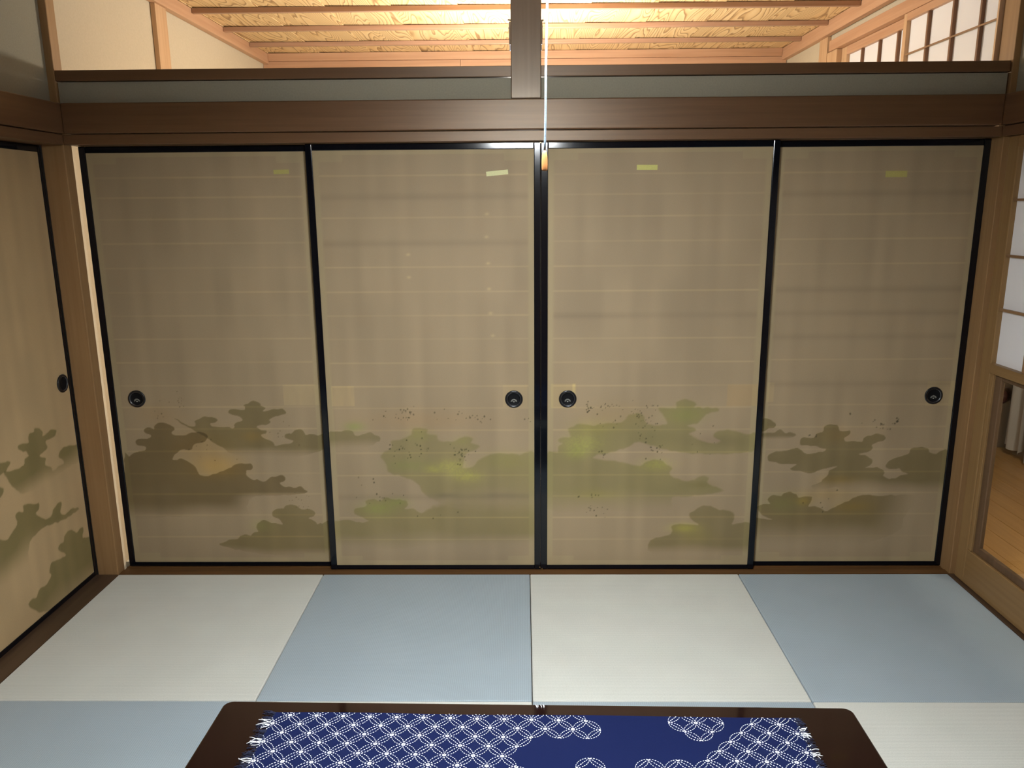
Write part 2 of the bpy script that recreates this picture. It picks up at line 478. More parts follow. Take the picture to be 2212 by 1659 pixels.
tag(fm, 'reddish wooden edge moulding at the far end of the board ceiling', 'moulding', kind='structure')
tag(box('trim_18', -1.829, -.455, 2.672, 2.70, 2.44, 2.550, 'farwood_x', bev=.0015), 'reddish wooden wall board under the far moulding, shorter length', 'wall board', kind='structure')
tag(box('trim_19', -.453, 1.80, 2.672, 2.70, 2.44, 2.550, 'farwood_x', bev=.0015), 'reddish wooden wall board under the far moulding, longer length beside its butt joint', 'wall board', kind='structure')
# walls of the room behind
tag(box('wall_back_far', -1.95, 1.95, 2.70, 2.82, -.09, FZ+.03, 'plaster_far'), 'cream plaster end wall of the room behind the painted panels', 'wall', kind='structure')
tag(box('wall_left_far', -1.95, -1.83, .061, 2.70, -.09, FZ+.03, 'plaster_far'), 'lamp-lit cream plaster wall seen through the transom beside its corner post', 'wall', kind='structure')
tag(box('trim_20', -1.829, -1.805, .955, 1.08, 0.0, 2.535, 'farwood_z', bev=.002), 'slim wooden post on the cream plaster wall of the room behind', 'post', kind='structure')
tag(box('floor', -1.83, 1.82, .126, 2.70, -.09, 0.0, 'tatami_cream'), 'pale tatami floor of the room behind the painted panels', 'floor', kind='structure')
# right wall of the room behind, with two paper windows
tag(box('wall_right_far', 1.805, 1.95, 1.895, 2.70, -.09, FZ+.03, 'plaster_far'), 'small triangle of cream plaster wall beside the paper windows of the room behind', 'wall', kind='structure')
tag(box('wall_right_lintel', 1.815, 1.95, .107, 1.89, 2.492, FZ+.03, 'plaster_far'), 'narrow cream plaster strip above the paper windows of the room behind', 'wall', kind='structure')
tag(box('trim_21', 1.792, 1.92, 1.892, 2.02, 0.0, 2.525, 'farwood_z', bev=.002), 'wooden post beside the paper windows of the room behind', 'post', kind='structure')
tag(box('trim_22', 1.786, 1.95, .107, 1.845, 2.432, 2.491, 'farwood_y', bev=.002), 'wooden lintel above the paper windows of the room behind', 'lintel', kind='structure')
tag(box('trim_23', 1.795, 1.92, 1.738, 1.89, 0.0, 2.431, 'farwood_z', bev=.002), 'wooden jamb between post and paper windows of the room behind', 'jamb', kind='structure')

def paper_window(name, label, xf, y0, y1, z0, z1, sl, sr, tr, ks, hs):
    """xf: room-side face; sl / sr: stile widths at the y1 / y0 end; ks: kumiko Y; hs: kumiko Z"""
    w = empty(name, (xf, (y0+y1)/2, z0))
    tag(w, label, 'window', kind='structure')
    box('stile', xf, xf+.028, y1-sl, y1, z0, z1, 'farwood_z', w, bev=.0015)
    box('stile', xf, xf+.028, y0, y0+sr, z0, z1, 'farwood_z', w, bev=.0015)
    box('top_rail', xf+.0005, xf+.0275, y0+sr, y1-sl, z1-tr, z1, 'farwood_y', w)
    box('bottom_rail', xf+.0005, xf+.0275, y0+sr, y1-sl, z0, z0+.08, 'farwood_y', w)
    for k in ks:
        box('muntin', xf+.004, xf+.019, k-.0065, k+.0065, z0+.08, z1-tr, 'kumiko_dark', w)
    for h in hs:
        box('muntin', xf+.002, xf+.006, y0+sr, y1-sl, h-.0035, h+.0035, 'kumiko', w)
    ys = [y0+sr]+sorted(ks)+[y1-sl]
    for a, b in zip(ys, ys[1:]):
        box('paper_pane', xf+.0195, xf+.0205, a, b, z0+.08, z1-tr, 'shoji', w)
    return w
paper_window('window_1', 'far paper window of the room behind, below a dark shadow gap', 1.824, .872, 1.735, .02, 2.430, .072, .062, .045, [1.466, 1.250, 1.04], [])
paper_window('window_2', 'taller paper window of the room behind with a thin cross bar', 1.792, .107, .905, .02, 2.431, .032, .012, .033, [.678, .463, .245], [2.245, 1.9, 1.55, 1.2, .85, .5])

# ---- shoji doors with a glass lower half (right wall)
def shoji_door(name, label, y1, group=None):
    d = empty(name, (1.821, y1-.449, 0))
    tag(d, label, 'sliding door', group, kind='structure')
    y0 = y1-.898
    x0, x1 = 1.821, 1.853
    box('stile', x0, x1, y1-.065, y1, .001, 1.803, 'pine_z', d, bev=.003)
    box('stile', x0, x1, y0, y0+.065, .001, 1.803, 'pine_z', d, bev=.003)
    a, b = y0+.065, y1-.065
    box('bottom_rail', x0+.0005, x1-.0005, a, b, .001, .15, 'pine_y', d, bev=.002)
    box('middle_rail', x0-.004, x1-.0005, a, b, .902, .94, 'pine_y', d, bev=.002)
    box('top_rail', x0+.0005, x1-.0005, a, b, 1.757, 1.803, 'pine_y', d, bev=.002)
    # inner rim around the glass
    g = empty('glass_light', (1.84, (a+b)/2, .15), d)
    for q in ((a, a+.022, .15, .902), (b-.022, b, .15, .902)):
        box('inner_stile', x0+.004, x1-.002, *q, 'pine_z', g, bev=.002)
    e = .062
    for q in ((a+.022, a+e, .15, .902), (b-e, b-.022, .15, .902), (a+e, b-e, .15, .182), (a+e, b-e, .882, .902)):
        box('glazing_bead', x0+.012, x1-.002, *q, 'darkwood', g, bev=.003)
    box('glass_pane', x0+.018, x0+.021, a+e, b-e, .182, .882, 'glass', g)
    zs = [.94, 1.153, 1.360, 1.569, 1.757]
    ys = [b-.19*k for k in range(1, 4)]
    for z in zs[1:-1]:
        box('muntin', x0+.006, x0+.02, a, b, z-.0045, z+.0045, 'kumiko', d)
    for y in ys:
        box('muntin', x0+.0065, x0+.0195, y-.0045, y+.0045, .94, 1.757, 'kumiko', d)
    yy = [b]+ys+[a]
    for p, q in zip(yy, yy[1:]):
        for zl, zh in zip(zs, zs[1:]):
            box('paper_pane', x0+.0205, x0+.0215, q, p, zl, zh, 'shoji', d)
    return d
shoji_door('door_6', 'shoji door with paper grid above and clear glass below beside the corner post', -.014)
for k, nm in enumerate(('door_7', 'door_8', 'door_9')):
    shoji_door(nm, 'shoji door with paper grid above and clear glass below, further along the side wall', -.914-.8975*k if k else -.914, 'further shoji doors along the side wall')

# ---- wooden corridor outside the glass
cf = box('floor', 1.93, 3.25, -3.6, 1.90, -.09, -.055, 'sill_y')
tag(cf, 'orange-brown plank floor of the corridor seen through the door glass', 'floor', kind='structure')
x = 1.931
while x < 3.24:
    box('floor_plank', x, min(x+.118, 3.25), -3.6, 1.899, -.055, -.03, 'plank', cf, bev=.0015)
    x += .12
tag(box('wall_corridor_end', 1.951, 3.25, 1.90, 2.0, -.09, 2.40, 'darkwood'), 'dark wooden end wall of the corridor behind the door glass', 'wall', kind='structure')
tag(box('wall_corridor_side', 3.25, 3.35, -3.6, 2.0, -.09, 2.40, 'plaster_far'), 'pale outer wall of the corridor behind the white curtain', 'wall', kind='structure')
tag(box('wall_corridor_front', 1.951, 3.25, -3.72, -3.6, -.09, 2.40, 'plaster_far'), 'pale short wall at the near end of the corridor', 'wall', kind='structure')
tag(box('ceiling', 1.951, 3.35, -3.72, 2.0, 2.41, 2.44, 'near_ceiling'), 'wooden ceiling of the corridor outside the shoji doors', 'ceiling', kind='structure')
bm = bmesh.new()
lathe(bm, [(0.0001, -.020), (.030, -.018), (.043, -.010), (.046, 0.0)], (3.10, 1.8985, .315), axis='y', seg=28)
tag(obj('wall_cover', bm, M['discwood'], smooth=True), 'round reddish-brown wooden cover on the dark corridor end wall', 'cover')
# curtain: pleated sheet
def curtain(name, label, xc, ya, yb, zb, zt, ph):
    bm = bmesh.new()
    n = 90; rows = 8
    grid = []
    for r in range(rows+1):
        z = zb+(zt-zb)*r/rows
        row = []
        for k in range(n+1):
            t = k/n
            y = ya+(yb-ya)*t
            xx = xc+.028*math.sin(t*2*math.pi*(abs(yb-ya)/.13)+ph+.25*math.sin(r*.9))+.008*math.sin(17*t+ph)
            row.append(bm.verts.new((xx, y, z+(.006*math.sin(9*t+ph) if r == 0 else 0))))
        grid.append(row)
    for a, b in zip(grid, grid[1:]):
        for k in range(n):
            bm.faces.new((a[k], a[k+1], b[k+1], b[k]))
    o = obj(name, bm, M['curtain'], smooth=True)
    return tag(o, label, 'curtain')
curtain('curtain', 'white curtain hanging at the corridor end wall, shorter than its neighbour', 3.10, 1.82, 1.60, .015, 2.2, .4)
curtain('curtain', 'long white pleated curtain along the outer side of the corridor', 3.08, 1.585, -1.2, -.02, 2.2, 2.0)

# ================================================================ PAINTED SLIDING PANELS
TAB = np.random.default_rng(3).random((256, 256))
def vnoise(X, Z, f, ox=0.0):
    u = X*f+ox+100; v = Z*f+ox*.7+100
    i = np.floor(u).astype(int); j = np.floor(v).astype(int)
    fu = u-i; fv = v-j
    fu = fu*fu*(3-2*fu); fv = fv*fv*(3-2*fv)
    g = lambda a, b: TAB[a % 256, b % 256]
    return (g(i, j)*(1-fu)+g(i+1, j)*fu)*(1-fv)+(g(i, j+1)*(1-fu)+g(i+1, j+1)*fu)*fv

def spline(p, k=3):
    """closed Catmull-Rom curve through the traced outline"""
    p = np.array(p, float)
    a, b, c, d = np.roll(p, 1, 0), p, np.roll(p, -1, 0), np.roll(p, -2, 0)
    out = []
    for t in np.arange(k)/k:
        out.append(.5*(2*b+(c-a)*t+(2*a-5*b+4*c-d)*t*t+(3*b-a-3*c+d)*t**3))
    return np.stack(out, 1).reshape(-1, 2)

def signed(poly, X, Z):
    """signed distance (positive inside) to a closed outline"""
    a = spline(poly, 3)
    X, Z = (X+.0032*(vnoise(X, Z, 55, 31)-.5)*2, Z+.0032*(vnoise(X, Z, 55, 77)-.5)*2)   # scalloped brush edge
    b = np.roll(a, -1, axis=0)
    best = np.full(X.shape, 9.0)
    ins = np.zeros(X.shape, bool)
    lo = a.min(0)-.05; hi = a.max(0)+.05
    sel = (X > lo[0]) & (X < hi[0]) & (Z > lo[1]) & (Z < hi[1])
    xs, zs = X[sel], Z[sel]
    bs = np.full(xs.shape, 9.0); si = np.zeros(xs.shape, bool)
    for (x0, z0), (x1, z1) in zip(a, b):
        dx, dz = x1-x0, z1-z0
        L = dx*dx+dz*dz+1e-12
        t = np.clip(((xs-x0)*dx+(zs-z0)*dz)/L, 0, 1)
        d = (xs-x0-t*dx)**2+(zs-z0-t*dz)**2
        bs = np.minimum(bs, d)
        c = (z0 > zs) != (z1 > zs)
        if abs(dz) > 1e-12:
            si ^= c & (xs < dx*(zs-z0)/dz+x0)
    best[sel] = np.sqrt(bs)
    ins[sel] = si
    return np.where(ins, best, -best)

def sstep(a, b, v):
    t = np.clip((v-a)/(b-a), 0, 1)
    return t*t*(3-2*t)

LINES = [1.681, 1.603, 1.518, 1.421, 1.322, 1.222, 1.125, 1.027, .927, .827, .733, .636, .536, .435, .34, .242, .14]
PAPER = np.array((.334, .255, .139))

def paper_base(X, Z, x0, x1, z0, z1, seed, lines=True, dark=()):
    out = np.ones(X.shape+(3,))*PAPER
    n = vnoise(X, Z, 3.2, seed)*.6+vnoise(X, Z, 9, seed+3)*.4
    st = vnoise(X, Z*.12, 26, seed+9)                     # faint vertical brush streaks
    out *= (1+.17*(n-.5)+.15*(st-.5))[..., None]
    if lines:
        e = np.minimum(np.minimum(X-x0, x1-X), np.minimum((Z-z0)*1.1, (z1-Z)*1.4))
        cell = sstep(.021, .026, e)
        # stepped corner blocks of the lattice behind the paper
        cx = np.minimum(X-x0, x1-X); cz = np.minimum(Z-z0, z1-Z)
        cell = cell*(1-.75*((cx < .115) & (cz < .043)))
        grey = np.array((.905, .872, .925))
        out *= 1+cell[..., None]*(grey-1)
        for k, zl in enumerate(LINES):
            s = .25+.75*vnoise(X*0+seed*7+k*3.1, X, 3.0, seed+k)**1.2
            w = np.exp(-((Z-zl)/.0030)**2)*s
            if k in dark:
                dk = np.exp(-((Z-zl+.004)/.013)**2)*cell
                out *= (1-.13*dk*(.5+s))[..., None]
                w = w*.15
            out *= 1+(w*cell)[..., None]*np.array((.33, .32, .20))
    return out

def layer(C, a, col):
    return C*(1+a[..., None]*(np.array(col)-1))

def cloud(C, X, Z, poly, col, zfade=None, soft=.0016, strength=1.0, seed=0.0, side=None):
    sd = signed(poly, X, Z)
    a = sstep(-soft, soft, sd)
    if zfade:
        zz = Z+.03*(vnoise(X, Z, 7, seed)-.5)
        a = a*sstep(zfade[1], zfade[0], zz)
    if side:                                  # brushed-out side below a height
        w = sstep(side[2]+.02, side[2]-.02, Z)
        a = a*(1-w*(1-sstep(side[1], side[0], X+.04*(vnoise(X, Z, 9, seed+2)-.5))))
    a = a*strength*(.9+.2*vnoise(X, Z, 12, seed+5))
    return layer(C, np.clip(a, 0, 1), col)

def blob(C, X, Z, c, r, col, strength=1.0, grain=0.0, seed=0.0):
    d = ((X-c[0])/r[0])**2+((Z-c[1])/r[1])**2
    a = np.exp(-d*1.2)*strength
    if grain:
        a = a*(1-grain+2*grain*vnoise(X, Z, 170, seed))
    return layer(C, np.clip(a, 0, 1), col)

def specks(C, X, Z, c, spread, n, seed, size=.0026, col=(.22, .24, .15)):
    r = np.random.default_rng(seed)
    for _ in range(n):
        px = c[0]+r.normal()*spread[0]; pz = c[1]+r.normal()*spread[1]
        s = size*r.uniform(.6, 1.25)
        d = np.hypot(X-px, (Z-pz)*r.uniform(.7, 1.0))
        C = layer(C, sstep(s*1.5, s*.6, d)*r.uniform(.5, 1), col)
    return C

def paper_sheet(name, parent, u0, u1, z0, z1, func, place, zsplit=.87, fine=.003):
    """flat sheet with its picture as a per-vertex colour; fine grid in the painted lower half"""
    V, F, Cc = [], [], []
    off = 0
    for za, zb, du, dz in ((z0, zsplit, fine, fine), (zsplit, z1, .006, .003)):
        nu = int(round((u1-u0)/du)); nz = int(round((zb-za)/dz))
        U, Z = np.meshgrid(np.linspace(u0, u1, nu+1), np.linspace(za, zb, nz+1))
        Cc.append(func(U, Z).reshape(-1, 3))
        V.append(place(U, Z).reshape(-1, 3))
        i = (np.arange(nz)[:, None]*(nu+1)+np.arange(nu)[None, :]).ravel()+off
        F.append(np.stack([i, i+1, i+nu+2, i+nu+1], 1))
        off += (nu+1)*(nz+1)
    V = np.concatenate(V); F = np.concatenate(F); Cc = np.concatenate(Cc)
    org = np.array(wloc(parent))
    me = bpy.data.meshes.new(name)
    me.vertices.add(len(V)); me.vertices.foreach_set('co', (V-org).astype(np.float32).ravel())
    me.loops.add(F.size); me.loops.foreach_set('vertex_index', F.ravel().astype(np.int32))
    me.polygons.add(len(F)); me.polygons.foreach_set('loop_start', np.arange(0, F.size, 4, dtype=np.int32))
    me.update(calc_edges=True)
    at = me.color_attributes.new('paint', 'FLOAT_COLOR', 'POINT')
    at.data.foreach_set('color', np.concatenate([np.clip(Cc, 0, 1), np.ones((len(Cc), 1))], 1).astype(np.float32).ravel())
    me.materials.append(M['paper'])
    o = bpy.data.objects.new(name, me)
    COL.objects.link(o)
    o.parent = parent
    return o

def round_pull(parent, c, axis, flip, fan):
    """recessed round finger pull: rim, dished cup, a fan-shaped inlay"""
    h = empty('handle', Vector(c)-wloc(parent), parent)
    bm = bmesh.new()
    lathe(bm, [(.0300, .0), (.0365, .0), (.0372, -.003), (.0355, -.0055), (.0305, -.006), (.0292, -.003), (.0290, .0)], c, axis=axis, seg=40, flip=flip, caps=False)
    obj('rim', bm, M['handle'], h, smooth=True)
    bm = bmesh.new()
    lathe(bm, [(.0292, -.0060), (.0283, -.0062), (.0272, -.0035), (.0278, -.002)], c, axis=axis, seg=40, flip=flip, caps=False)
    obj('inner_ring', bm, M['handle_rim'], h, smooth=True)
    bm = bmesh.new()
    lathe(bm, [(.0285, -.0030), (.0255, -.0012), (.018, -.0004), (.0001, -.0002)], c, axis=axis, seg=36, flip=flip, caps=False)
    obj('cup', bm, M['cup'], h, smooth=True)
    if fan:
        bm = bmesh.new()
        def pt(u, v):
            return (c[0]+u, c[1]-.0026*flip, c[2]+v) if axis == 'y' else (c[0]-.0026*flip, c[1]+u, c[2]+v)
        for k in range(9):
            a = math.radians(12+156*k/8)
            da = .055
            for r0, r1 in ((.0062, .0125),):
                q = [pt(r*math.cos(a+s*w)*1.06, r*math.sin(a+s*w)-.0115) for r, s, w in ((r0, -1, da), (r1, -1, da*1.5), (r1, 1, da*1.5), (r0, 1, da))]
                bm.faces.new([bm.verts.new(p) for p in q])
        q = [pt(.0035*math.cos(a), .0025*math.sin(a)-.0115) for a in np.linspace(0, 2*math.pi, 9)[:-1]]
        bm.faces.new([bm.verts.new(p) for p in q])
        obj('emblem', bm, M['emblem'], h)
    return h

def stile_bar(bm, x0, x1, y0, y1, z0, z1):
    add_box(bm, x0, x1, y0, y1, z0, z1, .003)

def fusuma(name, label, px0, px1, yf, func, pull, tape=None, round_edge=None):
    """panel on the wall Y=0; px0, px1: edges of the paper; yf: front face"""
    w = .027
    z0, z1 = .0195, 1.7776
    d = empty(name, ((px0+px1)/2, yf+.012, 0))
    tag(d, label, 'sliding door', kind='structure')
    for nm, a, b in (('stile', px0-w-(.0018 if name == 'door_3' else 0), px0), ('stile', px1, px1+w)):
        bm = bmesh.new(); stile_bar(bm, a, b, yf-.004, yf+.018, .0005, 1.803)
        obj(nm, bm, M['lacquer'], d)
    box('top_rail', px0, px1, yf-.0025, yf+.018, z1, 1.803, 'lacquer', d, bev=.0025)
    box('bottom_rail', px0, px1, yf-.0025, yf+.018, .0005, z0, 'lacquer', d, bev=.0025)
    paper_sheet('painted_paper', d, px0, px1, z0, z1, func, lambda U, Z: np.stack([U, np.full(U.shape, yf), Z], -1))
    box('backing', px0, px1, yf+.0035, yf+.016, z0, z1, 'plaster_far', d)
    round_pull(d, (pull, yf, .771), 'y', 1, True)
    if name == 'door_3':                      # metal bits standing in for light through the gap between stiles
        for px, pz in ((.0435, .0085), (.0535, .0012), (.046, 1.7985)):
            box('gap_glint', px-.0022, px+.0022, yf-.0075, yf-.0045, pz, pz+.0035, 'glint_brass', d)
    if tape:
        c, (tw, th), ang, m = tape
        bm = bmesh.new()
        add_box(bm, -tw/2, tw/2, -.0009, -.0002, -th/2, th/2)
        bmesh.ops.rotate(bm, verts=bm.verts[:], cent=(0, 0, 0), matrix=Matrix.Rotation(-ang, 3, 'Y'))
        bmesh.ops.translate(bm, verts=bm.verts[:], vec=(c[0], yf, c[1]))
        t = obj('tape', bm, M[m], d)
        t['label'] = {'tape': 'pale yellow tape stuck on aslant', 'tape2': 'yellow strip of tape', 'tape3': 'faded yellow strip of tape'}[m]
    return d

A1=[(-1.757,0.512),(-1.736,0.515),(-1.711,0.527),(-1.681,0.537),(-1.663,0.542),(-1.656,0.554),(-1.667,0.563),(-1.689,0.566),(-1.7,0.578),(-1.693,0.59),(-1.669,0.596),(-1.64,0.594),(-1.632,0.608),(-1.655,0.617),(-1.66,0.632),(-1.649,0.641),(-1.626,0.641),(-1.612,0.638),(-1.61,0.65),(-1.594,0.663),(-1.571,0.665),(-1.552,0.658),(-1.53,0.646),(-1.528,0.634),(-1.539,0.623),(-1.536,0.612),(-1.516,0.607),(-1.481,0.61),(-1.451,0.622),(-1.422,0.622),(-1.394,0.613),(-1.385,0.598),(-1.397,0.58),(-1.421,0.574),(-1.451,0.565),(-1.458,0.547),(-1.477,0.541),(-1.505,0.544),(-1.524,0.532),(-1.537,0.52),(-1.548,0.502),(-1.533,0.499),(-1.51,0.502),(-1.482,0.489),(-1.46,0.471),(-1.445,0.447),(-1.432,0.428),(-1.4,0.425),(-1.37,0.434),(-1.309,0.458),(-1.261,0.48),(-1.226,0.476),(-1.208,0.479),(-1.199,0.464),(-1.21,0.451),(-1.231,0.449),(-1.23,0.428),(-1.208,0.406),(-1.185,0.406),(-1.165,0.394),(-1.144,0.403),(-1.125,0.418),(-1.102,0.421),(-1.081,0.428),(-1.062,0.415),(-1.065,0.403),(-1.086,0.39),(-1.067,0.369),(-1.041,0.373),(-1.023,0.369),(-1.0,0.373),(-0.983,0.359),(-0.969,0.35),(-0.996,0.339),(-1.055,0.333),(-1.143,0.333),(-1.215,0.323),(-1.245,0.279),(-1.258,0.235),(-1.596,0.236),(-1.76,0.236)]
A2=[(-1.523,0.682),(-1.493,0.67),(-1.466,0.652),(-1.437,0.646),(-1.433,0.661),(-1.435,0.673),(-1.414,0.682),(-1.395,0.692),(-1.375,0.688),(-1.35,0.687),(-1.337,0.675),(-1.349,0.664),(-1.367,0.658),(-1.356,0.646),(-1.322,0.643),(-1.299,0.644),(-1.276,0.64),(-1.264,0.645),(-1.266,0.657),(-1.245,0.669),(-1.229,0.678),(-1.245,0.693),(-1.271,0.699),(-1.287,0.711),(-1.277,0.721),(-1.251,0.723),(-1.22,0.718),(-1.213,0.731),(-1.218,0.74),(-1.198,0.749),(-1.174,0.759),(-1.149,0.75),(-1.144,0.737),(-1.127,0.731),(-1.134,0.713),(-1.102,0.721),(-1.056,0.723),(-1.037,0.711),(-1.047,0.698),(-1.076,0.695),(-1.105,0.681),(-1.114,0.675),(-1.109,0.666),(-1.125,0.654),(-1.148,0.651),(-1.165,0.648),(-1.166,0.639),(-1.15,0.63),(-1.127,0.627),(-1.131,0.615),(-1.151,0.609),(-1.144,0.594),(-1.124,0.588),(-1.102,0.573),(-1.094,0.56),(-1.062,0.566),(-1.027,0.57),(-1.018,0.579),(-1.032,0.585),(-1.048,0.597),(-1.047,0.612),(-1.024,0.615),(-1.011,0.627),(-0.982,0.631),(-0.965,0.623),(-0.958,0.608),(-0.932,0.611),(-0.903,0.607),(-0.88,0.608),(-0.878,0.548),(-0.984,0.512),(-1.16,0.495),(-1.275,0.519),(-1.341,0.562),(-1.395,0.598),(-1.439,0.628)]
A3=[(-1.382,0.102),(-1.351,0.115),(-1.332,0.128),(-1.299,0.127),(-1.283,0.143),(-1.259,0.15),(-1.235,0.143),(-1.222,0.156),(-1.198,0.165),(-1.208,0.184),(-1.201,0.203),(-1.176,0.216),(-1.156,0.211),(-1.141,0.203),(-1.112,0.203),(-1.089,0.197),(-1.099,0.219),(-1.127,0.232),(-1.133,0.247),(-1.119,0.266),(-1.083,0.272),(-1.073,0.285),(-1.049,0.292),(-1.023,0.286),(-1.001,0.266),(-0.965,0.272),(-0.943,0.253),(-0.95,0.234),(-0.974,0.225),(-0.945,0.212),(-0.937,0.2),(-0.922,0.205),(-0.91,0.2),(-0.88,0.206),(-0.881,0.044),(-1.016,0.044),(-1.194,0.057),(-1.312,0.08)]
B1=[(-0.854,0.624),(-0.82,0.63),(-0.785,0.635),(-0.751,0.632),(-0.741,0.614),(-0.706,0.618),(-0.677,0.629),(-0.655,0.617),(-0.633,0.605),(-0.669,0.57),(-0.785,0.54),(-0.859,0.54)]
B2=[(-0.636,0.528),(-0.589,0.558),(-0.588,0.587),(-0.554,0.593),(-0.53,0.605),(-0.501,0.617),(-0.495,0.64),(-0.466,0.649),(-0.432,0.64),(-0.433,0.622),(-0.393,0.616),(-0.383,0.592),(-0.326,0.586),(-0.297,0.601),(-0.268,0.607),(-0.24,0.595),(-0.246,0.58),(-0.212,0.562),(-0.27,0.533),(-0.276,0.509),(-0.286,0.467),(-0.242,0.473),(-0.219,0.502),(-0.167,0.526),(-0.11,0.532),(-0.042,0.526),(0.027,0.526),(0.027,0.283),(-0.333,0.296),(-0.447,0.346),(-0.475,0.388),(-0.514,0.419),(-0.56,0.434),(-0.605,0.449),(-0.615,0.486)]
B3=[(-0.855,0.214),(-0.825,0.229),(-0.796,0.235),(-0.767,0.226),(-0.75,0.22),(-0.702,0.226),(-0.731,0.244),(-0.759,0.26),(-0.758,0.285),(-0.717,0.294),(-0.705,0.303),(-0.715,0.319),(-0.686,0.328),(-0.646,0.321),(-0.622,0.334),(-0.576,0.324),(-0.535,0.321),(-0.527,0.303),(-0.542,0.281),(-0.507,0.284),(-0.485,0.269),(-0.462,0.266),(-0.438,0.281),(-0.402,0.296),(-0.344,0.308),(-0.304,0.302),(-0.216,0.308),(-0.101,0.302),(0.027,0.295),(0.026,0.14),(-0.219,0.134),(-0.573,0.097),(-0.858,0.072)]
C1=[(0.067,0.523),(0.118,0.537),(0.124,0.561),(0.141,0.573),(0.124,0.585),(0.129,0.598),(0.152,0.602),(0.172,0.605),(0.163,0.638),(0.185,0.649),(0.213,0.661),(0.27,0.655),(0.304,0.661),(0.36,0.665),(0.393,0.672),(0.421,0.701),(0.46,0.707),(0.483,0.689),(0.495,0.66),(0.546,0.654),(0.579,0.66),(0.567,0.689),(0.55,0.712),(0.543,0.73),(0.611,0.729),(0.615,0.752),(0.643,0.767),(0.682,0.761),(0.699,0.746),(0.697,0.732),(0.784,0.729),(0.79,0.714),(0.741,0.7),(0.714,0.671),(0.703,0.659),(0.664,0.653),(0.699,0.636),(0.693,0.624),(0.677,0.615),(0.729,0.583),(0.775,0.574),(0.808,0.582),(0.779,0.603),(0.784,0.624),(0.817,0.632),(0.856,0.629),(0.913,0.614),(0.958,0.617),(0.96,0.546),(0.862,0.529),(0.692,0.529),(0.549,0.554),(0.463,0.584),(0.419,0.56),(0.351,0.536),(0.295,0.525),(0.272,0.513),(0.318,0.501),(0.363,0.498),(0.466,0.476),(0.5,0.497),(0.545,0.503),(0.586,0.482),(0.609,0.464),(0.599,0.446),(0.617,0.422),(0.686,0.406),(0.725,0.428),(0.765,0.421),(0.766,0.391),(0.831,0.361),(0.7,0.337),(0.614,0.331),(0.588,0.269),(0.299,0.27),(0.067,0.283)]
C2=[(0.523,0.133),(0.615,0.164),(0.614,0.195),(0.648,0.211),(0.729,0.207),(0.699,0.232),(0.692,0.257),(0.72,0.281),(0.76,0.294),(0.818,0.275),(0.876,0.263),(0.884,0.232),(0.879,0.207),(0.96,0.21),(0.969,0.057),(0.712,0.051),(0.536,0.07)]
D0=[(0.977,0.666),(1.007,0.671),(1.028,0.663),(1.046,0.649),(1.038,0.634),(1.016,0.631),(1.002,0.622),(0.98,0.616)]
D1=[(0.981,0.601),(1.014,0.61),(1.043,0.61),(1.064,0.625),(1.079,0.616),(1.094,0.607),(1.11,0.613),(1.137,0.597),(1.05,0.577),(0.983,0.566)]
D2=[(1.157,0.556),(1.155,0.577),(1.174,0.589),(1.214,0.589),(1.219,0.606),(1.246,0.612),(1.25,0.636),(1.272,0.645),(1.306,0.642),(1.318,0.618),(1.359,0.618),(1.359,0.6),(1.339,0.588),(1.343,0.57),(1.369,0.57),(1.414,0.57),(1.424,0.585),(1.451,0.597),(1.485,0.603),(1.516,0.588),(1.505,0.573),(1.482,0.57),(1.461,0.555),(1.465,0.54),(1.447,0.525),(1.408,0.516),(1.431,0.51),(1.461,0.495),(1.471,0.48),(1.458,0.462),(1.442,0.453),(1.488,0.453),(1.517,0.441),(1.527,0.426),(1.523,0.414),(1.567,0.401),(1.594,0.419),(1.625,0.422),(1.607,0.432),(1.585,0.45),(1.568,0.445),(1.54,0.447),(1.527,0.459),(1.536,0.48),(1.558,0.495),(1.591,0.504),(1.618,0.516),(1.625,0.534),(1.644,0.543),(1.695,0.541),(1.705,0.521),(1.737,0.515),(1.793,0.521),(1.811,0.321),(1.644,0.316),(1.529,0.322),(1.442,0.326),(1.412,0.338),(1.388,0.35),(1.353,0.352),(1.323,0.367),(1.289,0.359),(1.249,0.355),(1.226,0.36),(1.217,0.372),(1.23,0.378),(1.258,0.39),(1.263,0.402),(1.285,0.42),(1.289,0.439),(1.322,0.457),(1.265,0.448),(1.232,0.434),(1.204,0.428),(1.169,0.438),(1.128,0.44),(1.121,0.451),(1.133,0.46),(1.143,0.472),(1.092,0.472),(1.057,0.478),(1.028,0.482),(1.018,0.5),(1.026,0.515),(1.054,0.527),(1.093,0.532),(1.116,0.538),(1.144,0.541),(1.168,0.523),(1.191,0.514),(1.22,0.517),(1.236,0.523),(1.264,0.529),(1.264,0.538),(1.235,0.541),(1.223,0.55),(1.189,0.553)]
D3=[(0.99,0.268),(0.992,0.277),(1.017,0.289),(1.046,0.289),(1.032,0.308),(1.044,0.323),(1.067,0.327),(1.09,0.326),(1.101,0.338),(1.124,0.343),(1.153,0.335),(1.166,0.317),(1.194,0.323),(1.222,0.32),(1.219,0.298),(1.209,0.275),(1.238,0.276),(1.268,0.267),(1.289,0.256),(1.314,0.27),(1.347,0.285),(1.386,0.304),(1.442,0.328),(1.528,0.325),(1.673,0.322),(1.626,0.217),(1.603,0.154),(1.319,0.066),(0.984,0.067),(0.976,0.209),(1.016,0.218),(1.056,0.218),(1.033,0.227),(1.009,0.243)]
